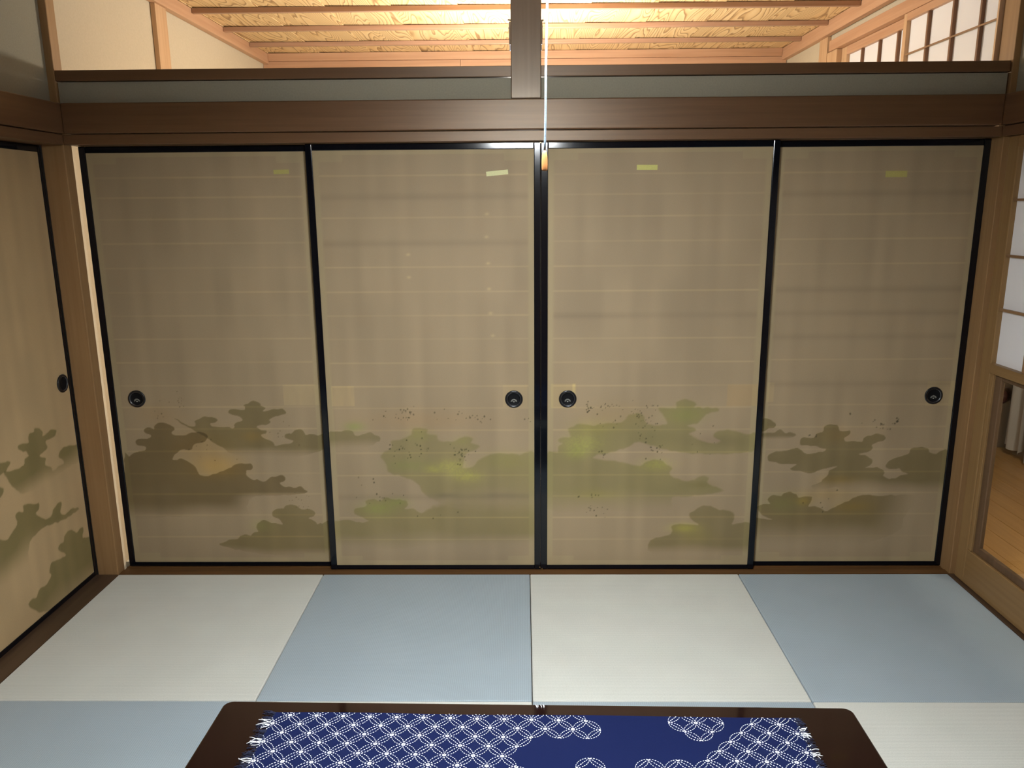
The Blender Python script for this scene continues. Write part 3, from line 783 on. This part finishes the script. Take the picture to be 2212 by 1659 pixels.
L1=[(-0.486,0.636),(-0.444,0.632),(-0.372,0.626),(-0.361,0.648),(-0.336,0.655),(-0.355,0.676),(-0.385,0.693),(-0.387,0.709),(-0.359,0.709),(-0.326,0.699),(-0.319,0.729),(-0.289,0.731),(-0.28,0.743),(-0.251,0.737),(-0.235,0.715),(-0.235,0.7),(-0.202,0.706),(-0.17,0.709),(-0.143,0.696),(-0.157,0.68),(-0.19,0.678),(-0.223,0.673),(-0.215,0.651),(-0.23,0.64),(-0.269,0.637),(-0.265,0.625),(-0.237,0.612),(-0.243,0.586),(-0.21,0.563),(-0.201,0.546),(-0.174,0.551),(-0.127,0.551),(-0.13,0.568),(-0.154,0.592),(-0.133,0.613),(-0.099,0.615),(-0.072,0.611),(-0.039,0.603),(0.014,0.58),(0.017,0.528),(-0.099,0.525),(-0.234,0.516),(-0.368,0.519),(-0.43,0.55)]
L2=[(-0.67,0.454),(-0.56,0.412),(-0.521,0.395),(-0.497,0.406),(-0.459,0.427),(-0.462,0.459),(-0.448,0.471),(-0.411,0.46),(-0.412,0.483),(-0.379,0.475),(-0.335,0.457),(-0.317,0.457),(-0.322,0.436),(-0.343,0.425),(-0.319,0.396),(-0.28,0.376),(-0.247,0.378),(-0.236,0.398),(-0.194,0.409),(-0.177,0.398),(-0.192,0.372),(-0.181,0.351),(-0.134,0.348),(-0.105,0.352),(-0.067,0.328),(-0.186,0.329),(-0.286,0.35),(-0.386,0.342),(-0.421,0.296),(-0.435,0.233),(-0.538,0.231),(-0.703,0.315)]
L3=[(0.021,0.158),(-0.041,0.19),(-0.068,0.202),(-0.052,0.238),(-0.071,0.251),(-0.102,0.242),(-0.126,0.261),(-0.151,0.272),(-0.188,0.263),(-0.199,0.243),(-0.233,0.242),(-0.239,0.22),(-0.198,0.193),(-0.207,0.181),(-0.284,0.196),(-0.305,0.186),(-0.317,0.164),(-0.308,0.147),(-0.345,0.125),(-0.387,0.131),(-0.41,0.111),(-0.439,0.118),(-0.462,0.095),(-0.363,0.021),(-0.166,-0.001),(0.01,-0.021)]
L4=[(-0.538,0.682),(-0.497,0.679),(-0.467,0.674),(-0.442,0.664),(-0.461,0.652),(-0.475,0.639),(-0.507,0.636),(-0.547,0.643)]
L5=[(-0.546,0.604),(-0.503,0.588),(-0.504,0.57),(-0.527,0.554),(-0.557,0.555)]
OLIVE = (.56, .56, .40)
OLIVE_D = (.50, .47, .33)
GREEN = (.80, .94, .62)
def paint1(X, Z):
    x0, x1 = -1.7639, -.8872
    C = paper_base(X, Z, x0, x1, .0195, 1.7776, 1.3)
    # lighter pasted patch where the panels meet
    C = layer(C, ((X > -1.045) & (Z < .83) & (Z > .74))*(.55+.45*vnoise(X, Z*.2, 70, 2)), (1.20, 1.20, 1.10))
    C = blob(C, X, Z, (-1.58, .70), (.10, .05), (1.0, .90, .74), .5)
    C = blob(C, X, Z, (-1.41, .56), (.16, .09), (1.06, .95, .66), .7)
    C = cloud(C, X, Z, A2, OLIVE, (.565, .505), seed=4)
    C = cloud(C, X, Z, A1, OLIVE_D, (.315, .215), seed=2, side=(-1.33, -1.19, .335))
    C = blob(C, X, Z, (-1.36, .465), (.115, .055), (1.42, 1.22, .62), .75)
    C = blob(C, X, Z, (-1.186, .603), (.06, .03), (1.25, 1.12, .75), .7)
    C = cloud(C, X, Z, A3, (.60, .60, .42), (.105, .045), seed=6)
    C = blob(C, X, Z, (-1.184, .191), (.05, .03), (1.0, 1.18, .85), .6)
    for c, sp, n, s in (((-1.495, .759), (.022, .02), 12, 1), ((-1.599, .70), (.03, .03), 8, 2), ((-1.41, .55), (.07, .02), 10, 3), ((-1.06, .62), (.03, .03), 9, 4), ((-1.0, .31), (.03, .025), 14, 5)):
        C = specks(C, X, Z, c, sp, n, s, .0022, (.5, .48, .36))
    return C
def paint2(X, Z):
    x0, x1 = -.851, .020
    C = paper_base(X, Z, x0, x1, .0195, 1.7776, 5.1, dark=(1, 3, 14))
    C = layer(C, ((X < -.735) & (X > -.83) & (Z < .83) & (Z > .742))*(.5+.5*vnoise(X, Z*.2, 90, 2)), (1.22, 1.20, 1.06))
    C = layer(C, ((X > -.112) & (X < -.008) & (Z < .832) & (Z > .738))*.8, (1.13, 1.12, 1.03))
    for c in ((-.487, 1.372), (-.487, 1.281), (-.165, 1.335), (-.163, 1.232), (-.158, 1.133), (-.17, 1.44), (-.167, 1.53), (-.15, 1.04)):
        C = blob(C, X, Z, c, (.008, .006), (1.42, 1.42, 1.25), .9)
    C = blob(C, X, Z, (-.45, .68), (.30, .05), (1.06, .95, .80), .6)
    C = cloud(C, X, Z, B1, (.66, .68, .52), (.60, .545), seed=1)
    C = blob(C, X, Z, (-.742, .653), (.045, .022), (.82, 1.08, .62), .85)
    C = cloud(C, X, Z, B2, (.76, .81, .60), (.385, .27), soft=.005, seed=3)
    C = blob(C, X, Z, (-.467, .617), (.06, .03), (1.02, 1.12, .86), .7, .5, 1)
    C = blob(C, X, Z, (-.286, .59), (.055, .022), (1.02, 1.10, .86), .6, .5, 2)
    C = blob(C, X, Z, (-.52, .48), (.11, .03), (.9, 1.08, .8), .6, .3, 3)
    C = blob(C, X, Z, (-.335, .475), (.065, .032), (1.32, 1.46, .92), .95, .45, 4)
    C = blob(C, X, Z, (-.415, .461), (.035, .018), (1.30, 1.40, .9), .8, .3, 5)
    C = blob(C, X, Z, (-.272, .43), (.07, .028), (1.28, 1.40, .92), .9, .45, 6)
    C = blob(C, X, Z, (-.1, .50), (.12, .05), (1.03, 1.10, .84), .7, .2, 7)
    C = blob(C, X, Z, (-.36, .345), (.05, .012), (.80, .78, .84), .8)
    C = blob(C, X, Z, (-.12, .345), (.13, .014), (.82, .80, .84), .7)
    C = cloud(C, X, Z, B3, (.74, .77, .56), (.185, .085), seed=5, soft=.003+.045*sstep(-.5, -.2, X))
    C = blob(C, X, Z, (-.655, .285), (.09, .035), (.98, 1.2, .82), .9, .25, 8)
    C = blob(C, X, Z, (-.57, .315), (.05, .02), (.98, 1.18, .8), .8, .25, 9)
    for c, sp, n, s in (((-.53, .705), (.045, .016), 26, 1), ((-.32, .70), (.05, .014), 9, 2), ((-.21, .695), (.035, .016), 12, 3), ((-.53, .545), (.05, .018), 22, 4),
                        ((-.30, .535), (.025, .014), 20, 5), ((-.46, .58), (.06, .03), 10, 6), ((-.62, .335), (.06, .012), 9, 7), ((-.70, .42), (.03, .05), 6, 8), ((-.29, .50), (.02, .02), 5, 9), ((-.02, .68), (.01, .008), 3, 10), ((-.40, .23), (.05, .03), 4, 11)):
        C = specks(C, X, Z, c, sp, n, 20+s, .0026)
    return C
def paint3(X, Z):
    x0, x1 = .076, .9518
    C = paper_base(X, Z, x0, x1, .0195, 1.7776, 8.7, dark=(6,))
    C = layer(C, ((X > .09) & (X < .195) & (Z < .835) & (Z > .732))*.8, (1.17, 1.16, 1.0))
    C = layer(C, ((X > .18) & (X < .19) & (Z < .837) & (Z > .745))*1.0, (1.25, 1.25, 1.08))
    C = layer(C, ((X > .825) & (Z < .83) & (Z > .738))*.8, (1.13, 1.05, .90))
    C = blob(C, X, Z, (.36, .70), (.16, .06), (1.02, .96, .74), .5)
    C = cloud(C, X, Z, C1, (.73, .79, .56), (.38, .25), soft=.005, seed=2)
    C = blob(C, X, Z, (.226, .575), (.085, .045), (1.28, 1.45, .95), .95, .4, 1)
    C = blob(C, X, Z, (.20, .53), (.05, .03), (1.1, 1.25, .9), .7, .3, 2)
    C = blob(C, X, Z, (.27, .65), (.10, .035), (1.15, 1.22, .86), .7, .2, 3)
    C = blob(C, X, Z, (.651, .70), (.09, .04), (.98, 1.14, .84), .8, .15, 4)
    C = blob(C, X, Z, (.535, .48), (.075, .028), (1.18, 1.30, .86), .85, .4, 5)
    C = blob(C, X, Z, (.56, .60), (.14, .04), (.86, .88, .86), .7)
    C = blob(C, X, Z, (.80, .585), (.14, .03), (.80, .78, .80), .8)
    C = blob(C, X, Z, (.30, .345), (.10, .025), (1.10, 1.14, .86), .7, .1, 6)
    C = blob(C, X, Z, (.74, .39), (.07, .018), (.84, .84, .74), .8)
    C = cloud(C, X, Z, C2, (.66, .67, .50), (.12, .06), soft=.0035, seed=7)
    C = blob(C, X, Z, (.672, .192), (.068, .022), (1.36, 1.52, .86), 1.0, .1, 7)
    C = blob(C, X, Z, (.72, .155), (.08, .03), (1.1, 1.16, .86), .7)
    for c, sp, n, s in (((.252, .725), (.008, .014), 16, 1), ((.33, .735), (.035, .014), 14, 2), ((.475, .70), (.03, .03), 12, 3), ((.49, .66), (.03, .05), 34, 4), ((.306, .531), (.008, .006), 9, 5),
                        ((.532, .551), (.02, .02), 12, 6), ((.25, .34), (.05, .006), 7, 7), ((.27, .285), (.03, .012), 9, 8), ((.30, .25), (.02, .015), 5, 9), ((.34, .67), (.04, .02), 9, 10), ((.74, .60), (.05, .06), 6, 11)):
        C = specks(C, X, Z, c, sp, n, 50+s, .0028 if s in (1, 5) else .0024)
    return C
def paint4(X, Z):
    x0, x1 = .9852, 1.7867
    C = paper_base(X, Z, x0, x1, .0195, 1.7776, 12.2, dark=(1, 5, 6, 7, 9))
    C = layer(C, ((X < 1.03) & (X > 1.0) & (Z < .83) & (Z > .745))*.7, (1.2, 1.18, 1.05))
    C = layer(C, ((X > 1.665) & (Z < .832) & (Z > .725))*.7, (1.16, 1.15, 1.03))
    C = cloud(C, X, Z, D0, OLIVE, None, seed=1)
    C = cloud(C, X, Z, D1, (.60, .59, .46), (.60, .575), seed=2)
    C = blob(C, X, Z, (1.29, .33), (.15, .035), (1.08, .98, .66), .6)
    C = cloud(C, X, Z, D2, OLIVE, (.405, .335), seed=3)
    C = blob(C, X, Z, (1.33, .40), (.09, .025), (1.24, 1.10, .72), .7)
    C = blob(C, X, Z, (1.30, .60), (.07, .04), (1.12, 1.0, .80), .6)
    C = cloud(C, X, Z, D3, (.56, .54, .37), (.225, .085), seed=4, side=(1.46, 1.68, .34))
    C = blob(C, X, Z, (1.10, .29), (.09, .05), (1.0, 1.20, .9), .7)
    C = blob(C, X, Z, (1.19, .30), (.035, .02), (1.35, 1.25, .62), .7)
    C = blob(C, X, Z, (1.40, .275), (.09, .03), (1.22, 1.12, .62), .7)
    for c, sp, n, s in (((1.353, .688), (.006, .005), 4, 1), ((1.504, .641), (.02, .008), 11, 2), ((1.555, .655), (.005, .012), 9, 3), ((1.208, .601), (.012, .01), 4, 4), ((1.45, .66), (.03, .01), 4, 5), ((1.27, .30), (.05, .03), 6, 6)):
        C = specks(C, X, Z, c, sp, n, 80+s, .0028)
    return C
def paint5(Y, Z):
    C = paper_base(Y, Z, -.87, -.012, .02, 1.777, 21.5, lines=False)
    C = layer(C, np.full(Y.shape, 1.0), (1.28, 1.16, 1.08))
    for p, f, s in ((L1, (.60, .50), 1), (L2, (.36, .24), 2), (L3, (.10, -.06), 3), (L4, (.62, .54), 4), (L5, None, 5)):
        C = cloud(C, Y, Z, p, (.46, .50, .36), f, seed=s, soft=.003)
    return C

fusuma('door_1', 'painted paper panel with dark olive cloud-shaped pines and a golden glow, beside the left corner post', -1.7639, -.8872, .083, paint1, -1.672, ((-.987, 1.700), (.062, .017), .02, 'tape3'))
fusuma('door_2', 'painted paper panel with pale green speckled trees and a slanted pale yellow tape', -.851, .020, .050, paint2, -.065, ((-.1245, 1.6875), (.086, .018), .09, 'tape'))
fusuma('door_3', 'painted paper panel with bright yellow-green trees and a level strip of yellow tape', .076, .9518, .050, paint3, .160, ((.464, 1.704), (.081, .019), -.01, 'tape2'))
fusuma('door_4', 'painted paper panel with sharp dark olive pines, beside the shoji door corner', .9852, 1.7867-.005, .083, paint4, 1.696, ((1.452, 1.672), (.085, .024), 0.0, 'tape3'))

# panel of the side wall (plane X = -1.897)
d5 = empty('door_5', (-1.91, -.45, 0))
tag(d5, 'plain painted paper panel of the side wall with dark olive cloud-shaped trees', 'sliding door', kind='structure')
xw = -1.897
box('stile', xw-.018, xw+.003, -.018, -.0015, .0005, 1.803, 'lacquer', d5, bev=.0025)
box('stile', xw-.018, xw+.003, -.915, -.89, .0005, 1.803, 'lacquer', d5, bev=.0025)
box('top_rail', xw-.018, xw+.0025, -.89, -.018, 1.777, 1.803, 'lacquer', d5, bev=.002)
box('bottom_rail', xw-.018, xw+.0025, -.89, -.018, .0005, .021, 'lacquer', d5, bev=.002)
paper_sheet('painted_paper', d5, -.89, -.018, .021, 1.777, paint5, lambda U, Z: np.stack([np.full(U.shape, xw), U, Z], -1), fine=.0035)
box('backing', xw-.016, xw-.0035, -.89, -.018, .021, 1.777, 'plaster_far', d5)
round_pull(d5, (xw, -.062, .872), 'x', -1, False)
# further panels of the side wall, plain
for k in range(3):
    ya = -.917-.8945*(k+1); yb = -.917-.8945*k
    dd = empty('door_%d' % (10+k), (-1.91, (ya+yb)/2, 0))
    tag(dd, 'plain paper panel in a black frame, further along the side wall', 'sliding door', 'further plain panels along the side wall', kind='structure')
    for a, b in ((ya, ya+.025), (yb-.025, yb)):
        box('stile', xw-.018, xw+.003, a, b, .0005, 1.803, 'lacquer', dd, bev=.0025)
    box('top_rail', xw-.018, xw+.0025, ya+.025, yb-.025, 1.777, 1.803, 'lacquer', dd)
    box('bottom_rail', xw-.018, xw+.0025, ya+.025, yb-.025, .0005, .021, 'lacquer', dd)
    box('paper', xw-.016, xw, ya+.025, yb-.025, .021, 1.777, plain('plain_paper_%d' % k, (.42, .33, .20), .75, noise=.1, scale=6), dd)
    round_pull(dd, (xw, yb-.062, .872), 'x', -1, False)

# ================================================================ LOW TABLE AND RUNNER
ROT = -.0154
TC = Vector((-.006, -1.818, 0))
def rounded_slab(bm, hx, hy, z0, z1, r, bev):
    pts = []
    for cx, cy, a0 in ((hx-r, hy-r, 0), (-hx+r, hy-r, 90), (-hx+r, -hy+r, 180), (hx-r, -hy+r, 270)):
        for k in range(7):
            a = math.radians(a0+15*k)
            pts.append((cx+r*math.cos(a), cy+r*math.sin(a)))
    lv = [(z0, -bev), (z0+bev, 0), (z1-bev, 0), (z1-bev*.3, -bev*.3), (z1, -bev)]
    rings = []
    for z, o in lv:
        rings.append([bm.verts.new((x*(hx+o)/hx, y*(hy+o)/hy, z)) for x, y in pts])
    n = len(pts)
    for a, b in zip(rings, rings[1:]):
        for k in range(n):
            bm.faces.new((a[k], a[(k+1) % n], b[(k+1) % n], b[k]))
    bm.faces.new(rings[0]); bm.faces.new(rings[-1])
table = empty('low_table', TC)
tag(table, 'dark red-brown lacquered low table with rounded corners on the tatami', 'table')
HX, HY = .779, .40
def local(name, bm, mat, parent, smooth=False):
    me = bpy.data.meshes.new(name)
    bmesh.ops.recalc_face_normals(bm, faces=bm.faces[:])
    bm.to_mesh(me); bm.free()
    if smooth:
        for p in me.polygons: p.use_smooth = True
    me.materials.append(mat)
    o = bpy.data.objects.new(name, me); COL.objects.link(o); o.parent = parent
    return o
bm = bmesh.new(); rounded_slab(bm, HX, HY, .316, .35, .022, .004); local('table_top', bm, M['table'], table)
for sx in (-1, 1):
    for sy in (-1, 1):
        bm = bmesh.new()
        cx, cy = sx*(HX-.085), sy*(HY-.085)
        prof = [(0.0, .030), (.02, .031), (.12, .034), (.22, .040), (.26, .043)]
        rings = []
        for z, h in prof:
            rings.append([bm.verts.new((cx+a*h, cy+b*h, .0005+z)) for a, b in ((-1, -1), (1, -1), (1, 1), (-1, 1))])
        for a, b in zip(rings, rings[1:]):
            for k in range(4): bm.faces.new((a[k], a[(k+1) % 4], b[(k+1) % 4], b[k]))
        bm.faces.new(rings[0]); bm.faces.new(rings[-1])
        local('leg', bm, M['table'], table)
for nm, q in (('apron', (-HX+.05, HX-.05, HY-.075, HY-.05)), ('apron', (-HX+.05, HX-.05, -HY+.05, -HY+.075)), ('apron', (-HX+.05, -HX+.075, -HY+.076, HY-.076)), ('apron', (HX-.075, HX-.05, -HY+.076, HY-.076))):
    bm = bmesh.new(); add_box(bm, *q, .2605, .316, .003); local(nm, bm, M['table'], table)
table.rotation_euler = (0, 0, ROT)

# runner: world frame of the stitched lattice, turned with the cloth
RO = Vector((-.598, -1.467, .3505))       # a lattice node near the far edge
runner = empty('table_runner', RO)
tag(runner, 'navy cloth with white interlocking-circle stitching and fringed ends on the low table', 'table runner')
DG = .0655                                 # node to node along the cloth
x_a, x_b = -.042, 1.225                    # cloth ends in runner coordinates
y_a, y_b = -.56, .0125
bm = bmesh.new()
n = 60; mrow = 24; G = []
for j in range(mrow+1):
    row = []
    for i in range(n+1):
        x = x_a+(x_b-x_a)*i/n; y = y_a+(y_b-y_a)*j/mrow
        z = .0016+.0007*math.sin(9*x+2*y)*math.sin(7*y+1)
        row.append(bm.verts.new((x, y+.0012*math.sin(11*x) if j == mrow else y, z)))
    G.append(row)
for a, b in zip(G, G[1:]):
    for i in range(n): bm.faces.new((a[i], a[i+1], b[i+1], b[i]))
ext = bmesh.ops.extrude_face_region(bm, geom=bm.faces[:])
bmesh.ops.translate(bm, verts=[g for g in ext['geom'] if isinstance(g, bmesh.types.BMVert)], vec=(0, 0, -.001))
local('cloth', bm, M['navy'], runner, smooth=False)

def in_poly(p, poly):
    c = False
    for (x0, y0), (x1, y1) in zip(poly, poly[1:]+poly[:1]):
        if (y0 > p[1]) != (y1 > p[1]) and p[0] < (x1-x0)*(p[1]-y0)/(y1-y0)+x0: c = not c
    return c
# motif areas in runner coordinates (big field, two rows of islands, field at the other end)
AREAS = [
    [(-2, 1.2), (22.2, 1.2), (22.2, .2), (23.3, -.2), (23.3, -1.9), (19, -1.9), (18, -2), (18, -2.9), (17, -3), (17, -4.1), (18, -5.2), (18, -9), (20, -12), (18, -19), (-2, -19)],
    [(28, 1.2), (32, 1.2), (32, -1), (31, -1), (31, -1.9), (29, -1.9), (29, -1), (28, -1)],
    [(34.9, 1.2), (29.6, -4), (25, -4), (25, -6), (28, -8), (26, -12), (29, -19), (40, -19), (40, 1.2)],
    [(21, -4), (23, -4), (23, -6), (21, -6)],
    [(22, -10), (26, -10), (26, -14), (22, -14)],
]
AREAS = [[(x*DG/2, y*DG/2) for x, y in a] for a in AREAS]
SHEAR = -.012                              # the stitched lattice runs a little askew to the cloth edge
V, F = [], []
def stitch(p, d, L, w, z):
    """one short raised running stitch"""
    nx, ny = -d[1], d[0]
    b = len(V)
    for u, v, h in ((-1, 0, .25), (-.55, .95, .2), (.55, .95, .2), (1, 0, .25), (.55, -.95, .2), (-.55, -.95, .2), (-.4, 0, 1), (.4, 0, 1)):
        V.append((p[0]+d[0]*u*L/2+nx*v*w/2, p[1]+d[1]*u*L/2+ny*v*w/2, z+h*.0011))
    for q in ((0, 5, 6), (0, 6, 1), (1, 6, 7, 2), (2, 7, 3), (3, 7, 4), (4, 7, 6, 5)):
        F.append(tuple(b+k for k in q))
def run(path, L, gap, w):
    """stitches along a polyline"""
    acc = []
    for a, b in zip(path, path[1:]):
        acc.append(math.dist(a, b))
    tot = sum(acc)
    k = max(1, int((tot+gap)/(L+gap)))
    pitch = tot/k
    for i in range(k):
        s = (i+.5)*pitch+random.uniform(-.0003, .0003); j = 0
        while j < len(acc)-1 and s > acc[j]:
            s -= acc[j]; j += 1
        a, b = path[j], path[j+1]
        t = min(1, max(0, s/acc[j])); d = ((b[0]-a[0])/acc[j], (b[1]-a[1])/acc[j])
        p = (a[0]+(b[0]-a[0])*t+random.uniform(-.0002, .0002), a[1]+(b[1]-a[1])*t)
        if x_a+.001 < p[0] < x_b-.001 and y_a+.001 < p[1] < y_b-.0015:
            stitch(p, d, pitch*random.uniform(.62, .74), w*random.uniform(.85, 1.15), .0023)
A45 = DG/math.sqrt(2)
nodes_end = []
for j in range(-18, 3):
    for i in range(-2, 42):
        if (i+j) % 2: continue
        p = (i*DG/2, j*DG/2)
        for dx, dy in ((1, 1), (1, -1)):
            q = (p[0]+dx*DG/2, p[1]+dy*DG/2)
            m = ((p[0]+q[0])/2, (p[1]+q[1])/2)
            if not any(in_poly(m, a) for a in AREAS): continue
            pp, q, m = [(c[0], c[1]+SHEAR*c[0]) for c in (p, q, m)]
            ux, uy = (q[0]-pp[0])/A45, (q[1]-pp[1])/A45
            nx, ny = -uy, ux
            run([pp, q], .0042, .0020, .0021)
            for sgn in (-1, 1):
                arc = []
                for k in range(9):
                    t = -math.pi/4+math.pi/2*k/8
                    R = A45/math.sqrt(2)
                    arc.append((m[0]+ux*R*math.sin(t)+nx*sgn*(R*math.cos(t)-R*math.cos(math.pi/4)),
                                m[1]+uy*R*math.sin(t)+ny*sgn*(R*math.cos(t)-R*math.cos(math.pi/4))))
                run(arc, .0040, .0020, .0017)
me = bpy.data.meshes.new('stitching')
me.from_pydata(V, [], F)
me.materials.append(M['thread'])
so = bpy.data.objects.new('stitching', me); COL.objects.link(so); so.parent = runner
tag(so, 'white running-stitch lattice of interlocking circles', kind='stuff')
# fringes: loose thread ends at both short sides
for side, nm in ((-1, 'fringe'), (1, 'fringe')):
    for mat, cnt, lab in (('dark_thread', 330, 'navy thread ends'), ('thread', 95, 'white thread ends')):
        bm = bmesh.new()
        for k in range(cnt):
            if mat == 'thread':      # white ends come out in bunches where the stitched lines stop
                node = random.choice(range(-17, 1, 2))
                y = node*DG/2+random.gauss(0, .0085)+(SHEAR*x_b if side > 0 else 0)
            else:
                y = random.uniform(y_a+.002, y_b-.001)
            if not y_a < y < y_b: continue
            x = x_a+.004 if side < 0 else x_b-.004
            L = random.uniform(.018, .034) if side < 0 else random.uniform(.012, .024)
            bend = random.uniform(-.012, .012)
            pts = []
            for s in range(6):
                t = s/5
                pts.append((x+side*L*t, y+bend*t*t+.0015*math.sin(6*t+k), .0022+.0022*math.sin(math.pi*t)*random.uniform(.4, 1)+(.0008 if mat == 'thread' else 0)-.0016*t))
            tube(bm, pts, .00085 if mat == 'thread' else .0006, seg=5)
        f = local(nm, bm, M[mat], runner, smooth=True)
        tag(f, lab, kind='stuff')
runner.rotation_euler = (0, 0, ROT)

# a few white loose threads at the far edge of the table top
tt = empty('thread_tuft', (.011, -1.425, .3505))
tag(tt, 'tiny tuft of white threads at the edge of the lacquered table', 'thread')
for k, (dx, lean, w) in enumerate(((-.009, .004, .0011), (-.0035, -.001, .0011), (.003, .004, .001), (.0095, .003, .0017))):
    bm = bmesh.new()
    pts = [(dx+.001*math.sin(3*t)+lean*t*.7, -.012*t+.0015, .0018+.0006*math.sin(3*t)) for t in np.linspace(0, 1, 6)]
    tube(bm, pts, w, seg=6, taper=[.5, 1, 1.2, 1.1, .8, .3])
    local('strand', bm, M['thread'], tt, smooth=True)

# ================================================================ LAMPS
# pendant over the table: wooden square frame, lit acrylic box, pull cord with wooden knob
PL = Vector((-.02, -1.90, 0))
lamp = empty('pendant_lamp', (PL.x, PL.y, 2.60))
tag(lamp, 'wood-framed pendant lamp over the low table, pull cord ending in a wooden knob', 'lamp')
ZB = 1.948
hx, hy = .20, .13
bm = bmesh.new(); add_box(bm, PL.x-hx+.003, PL.x+hx-.003, PL.y-hy, PL.y+hy, ZB, ZB+.072, .006)
obj('diffuser', bm, M['diffuser'], lamp)
for s in (-1, 1):
    box('end_baffle', PL.x+s*hx-(.0 if s > 0 else .010), PL.x+s*hx+(.010 if s > 0 else .0), PL.y-hy-.026, PL.y+hy+.026, ZB-.004, ZB+.085, 'lampwood', lamp, bev=.002)  # opaque ends added to cut light towards the side walls
NS = 9
for k in range(1, NS):
    x = PL.x-hx+2*hx*k/NS
    for s in (-1, 1):                        # upright slats added to narrow the sideways light
        q = sorted((PL.y+s*(hy+.002), PL.y+s*(hy+.024)))
        box('baffle_slat', x-.002, x+.002, q[0], q[1], ZB-.003, ZB+.084, 'lampwood', lamp)
box('top_board', PL.x-hx-.010, PL.x+hx+.010, PL.y-hy-.026, PL.y+hy+.026, ZB+.0855, ZB+.0955, 'lampwood', lamp, bev=.002)
bm = bmesh.new(); lathe(bm, [(.09, .0), (.085, .02), (.05, .05), (.04, .06)], (PL.x, PL.y, ZB+.096), seg=32); obj('shade_cap', bm, M['lampwood'], lamp, smooth=False)
bm = bmesh.new(); tube(bm, [(PL.x, PL.y, ZB+.15), (PL.x, PL.y, 2.56)], .004, 10); obj('cable', bm, M['lampdark'], lamp, smooth=True)
bm = bmesh.new(); lathe(bm, [(.05, 0), (.052, .01), (.045, .04)], (PL.x, PL.y, 2.5595), seg=24); obj('ceiling_rose', bm, M['lampwood'], lamp, smooth=False)
CX0, CX1, CY = .0150, .0100, -1.90
bm = bmesh.new()
pts = [(CX0+(CX1-CX0)*t+.0003*math.sin(9*t), CY, ZB+(1.6435-ZB)*t) for t in np.linspace(0, 1, 24)]
tube(bm, pts, .0017, 8); pc = obj('pull_cord', bm, M['cord'], lamp, smooth=True)
bm = bmesh.new()
lathe(bm, [(.0010, .0305), (.0024, .030), (.0033, .0275), (.0041, .023), (.0046, .016), (.0047, .009), (.0045, .0025), (.0040, .0005), (.002, 0)], (CX1, CY, 1.6150), seg=20)
kb = obj('cord_knob', bm, M['knob'], lamp, smooth=True)
kb['label'] = 'orange wooden knob at the end of the pull cord'

# lantern on the ceiling of the room behind, hidden by the transom post but for its edge
LC = Vector((-.005, 1.35, 0))
ln = empty('ceiling_lantern', (LC.x, LC.y, 2.60))
tag(ln, 'dark-framed ceiling lantern just showing behind the transom post', 'lamp')
bm = bmesh.new(); lathe(bm, [(.060, 0), (.078, .008), (.078, .067), (.060, .075)], (LC.x, LC.y, 1.98), seg=28); obj('lit_tube', bm, M['lantern'], ln, smooth=True)
for sx in (-1, 1):
    for sy in (-1, 1):
        box('frame_post', LC.x+sx*.0825-.005, LC.x+sx*.0825+.005, LC.y+sy*.0825-.005, LC.y+sy*.0825+.005, 2.383, 2.495, 'lampdark', ln, bev=.001)
for s in (-1, 1):                            # two crossed bars carry the four frame posts
    bm = bmesh.new()
    add_box(bm, -.128, .128, -.004, .004, 0, .008)
    bmesh.ops.rotate(bm, verts=bm.verts[:], cent=(0, 0, 0), matrix=Matrix.Rotation(s*math.pi/4, 3, 'Z'))
    bmesh.ops.translate(bm, verts=bm.verts[:], vec=(LC.x, LC.y, 2.4955+(.004 if s > 0 else 0)))
    obj('frame_bar', bm, M['lampdark'], ln)
bm = bmesh.new(); tube(bm, [(LC.x, LC.y, 2.056), (LC.x, LC.y, 2.602)], .012, 12); obj('stem', bm, M['lampdark'], ln, smooth=True)

# added fill lamp, out of view, brightening the corridor behind the glass
cl = empty('corridor_fill_lamp', (2.20, -.6, 2.41))
tag(cl, 'added round fill lamp, out of view, brightening the corridor floor', 'lamp')
bm = bmesh.new(); lathe(bm, [(.10, 0), (.135, .012), (.15, .035), (.15, .05)], (2.20, -.6, 2.345), seg=32); obj('fill_bowl', bm, M['corridor_fill'], cl, smooth=True)
bm = bmesh.new(); lathe(bm, [(.16, 0), (.16, .0145)], (2.20, -.6, 2.3955), seg=32); obj('fill_base_ring', bm, M['lampwood'], cl, smooth=False)
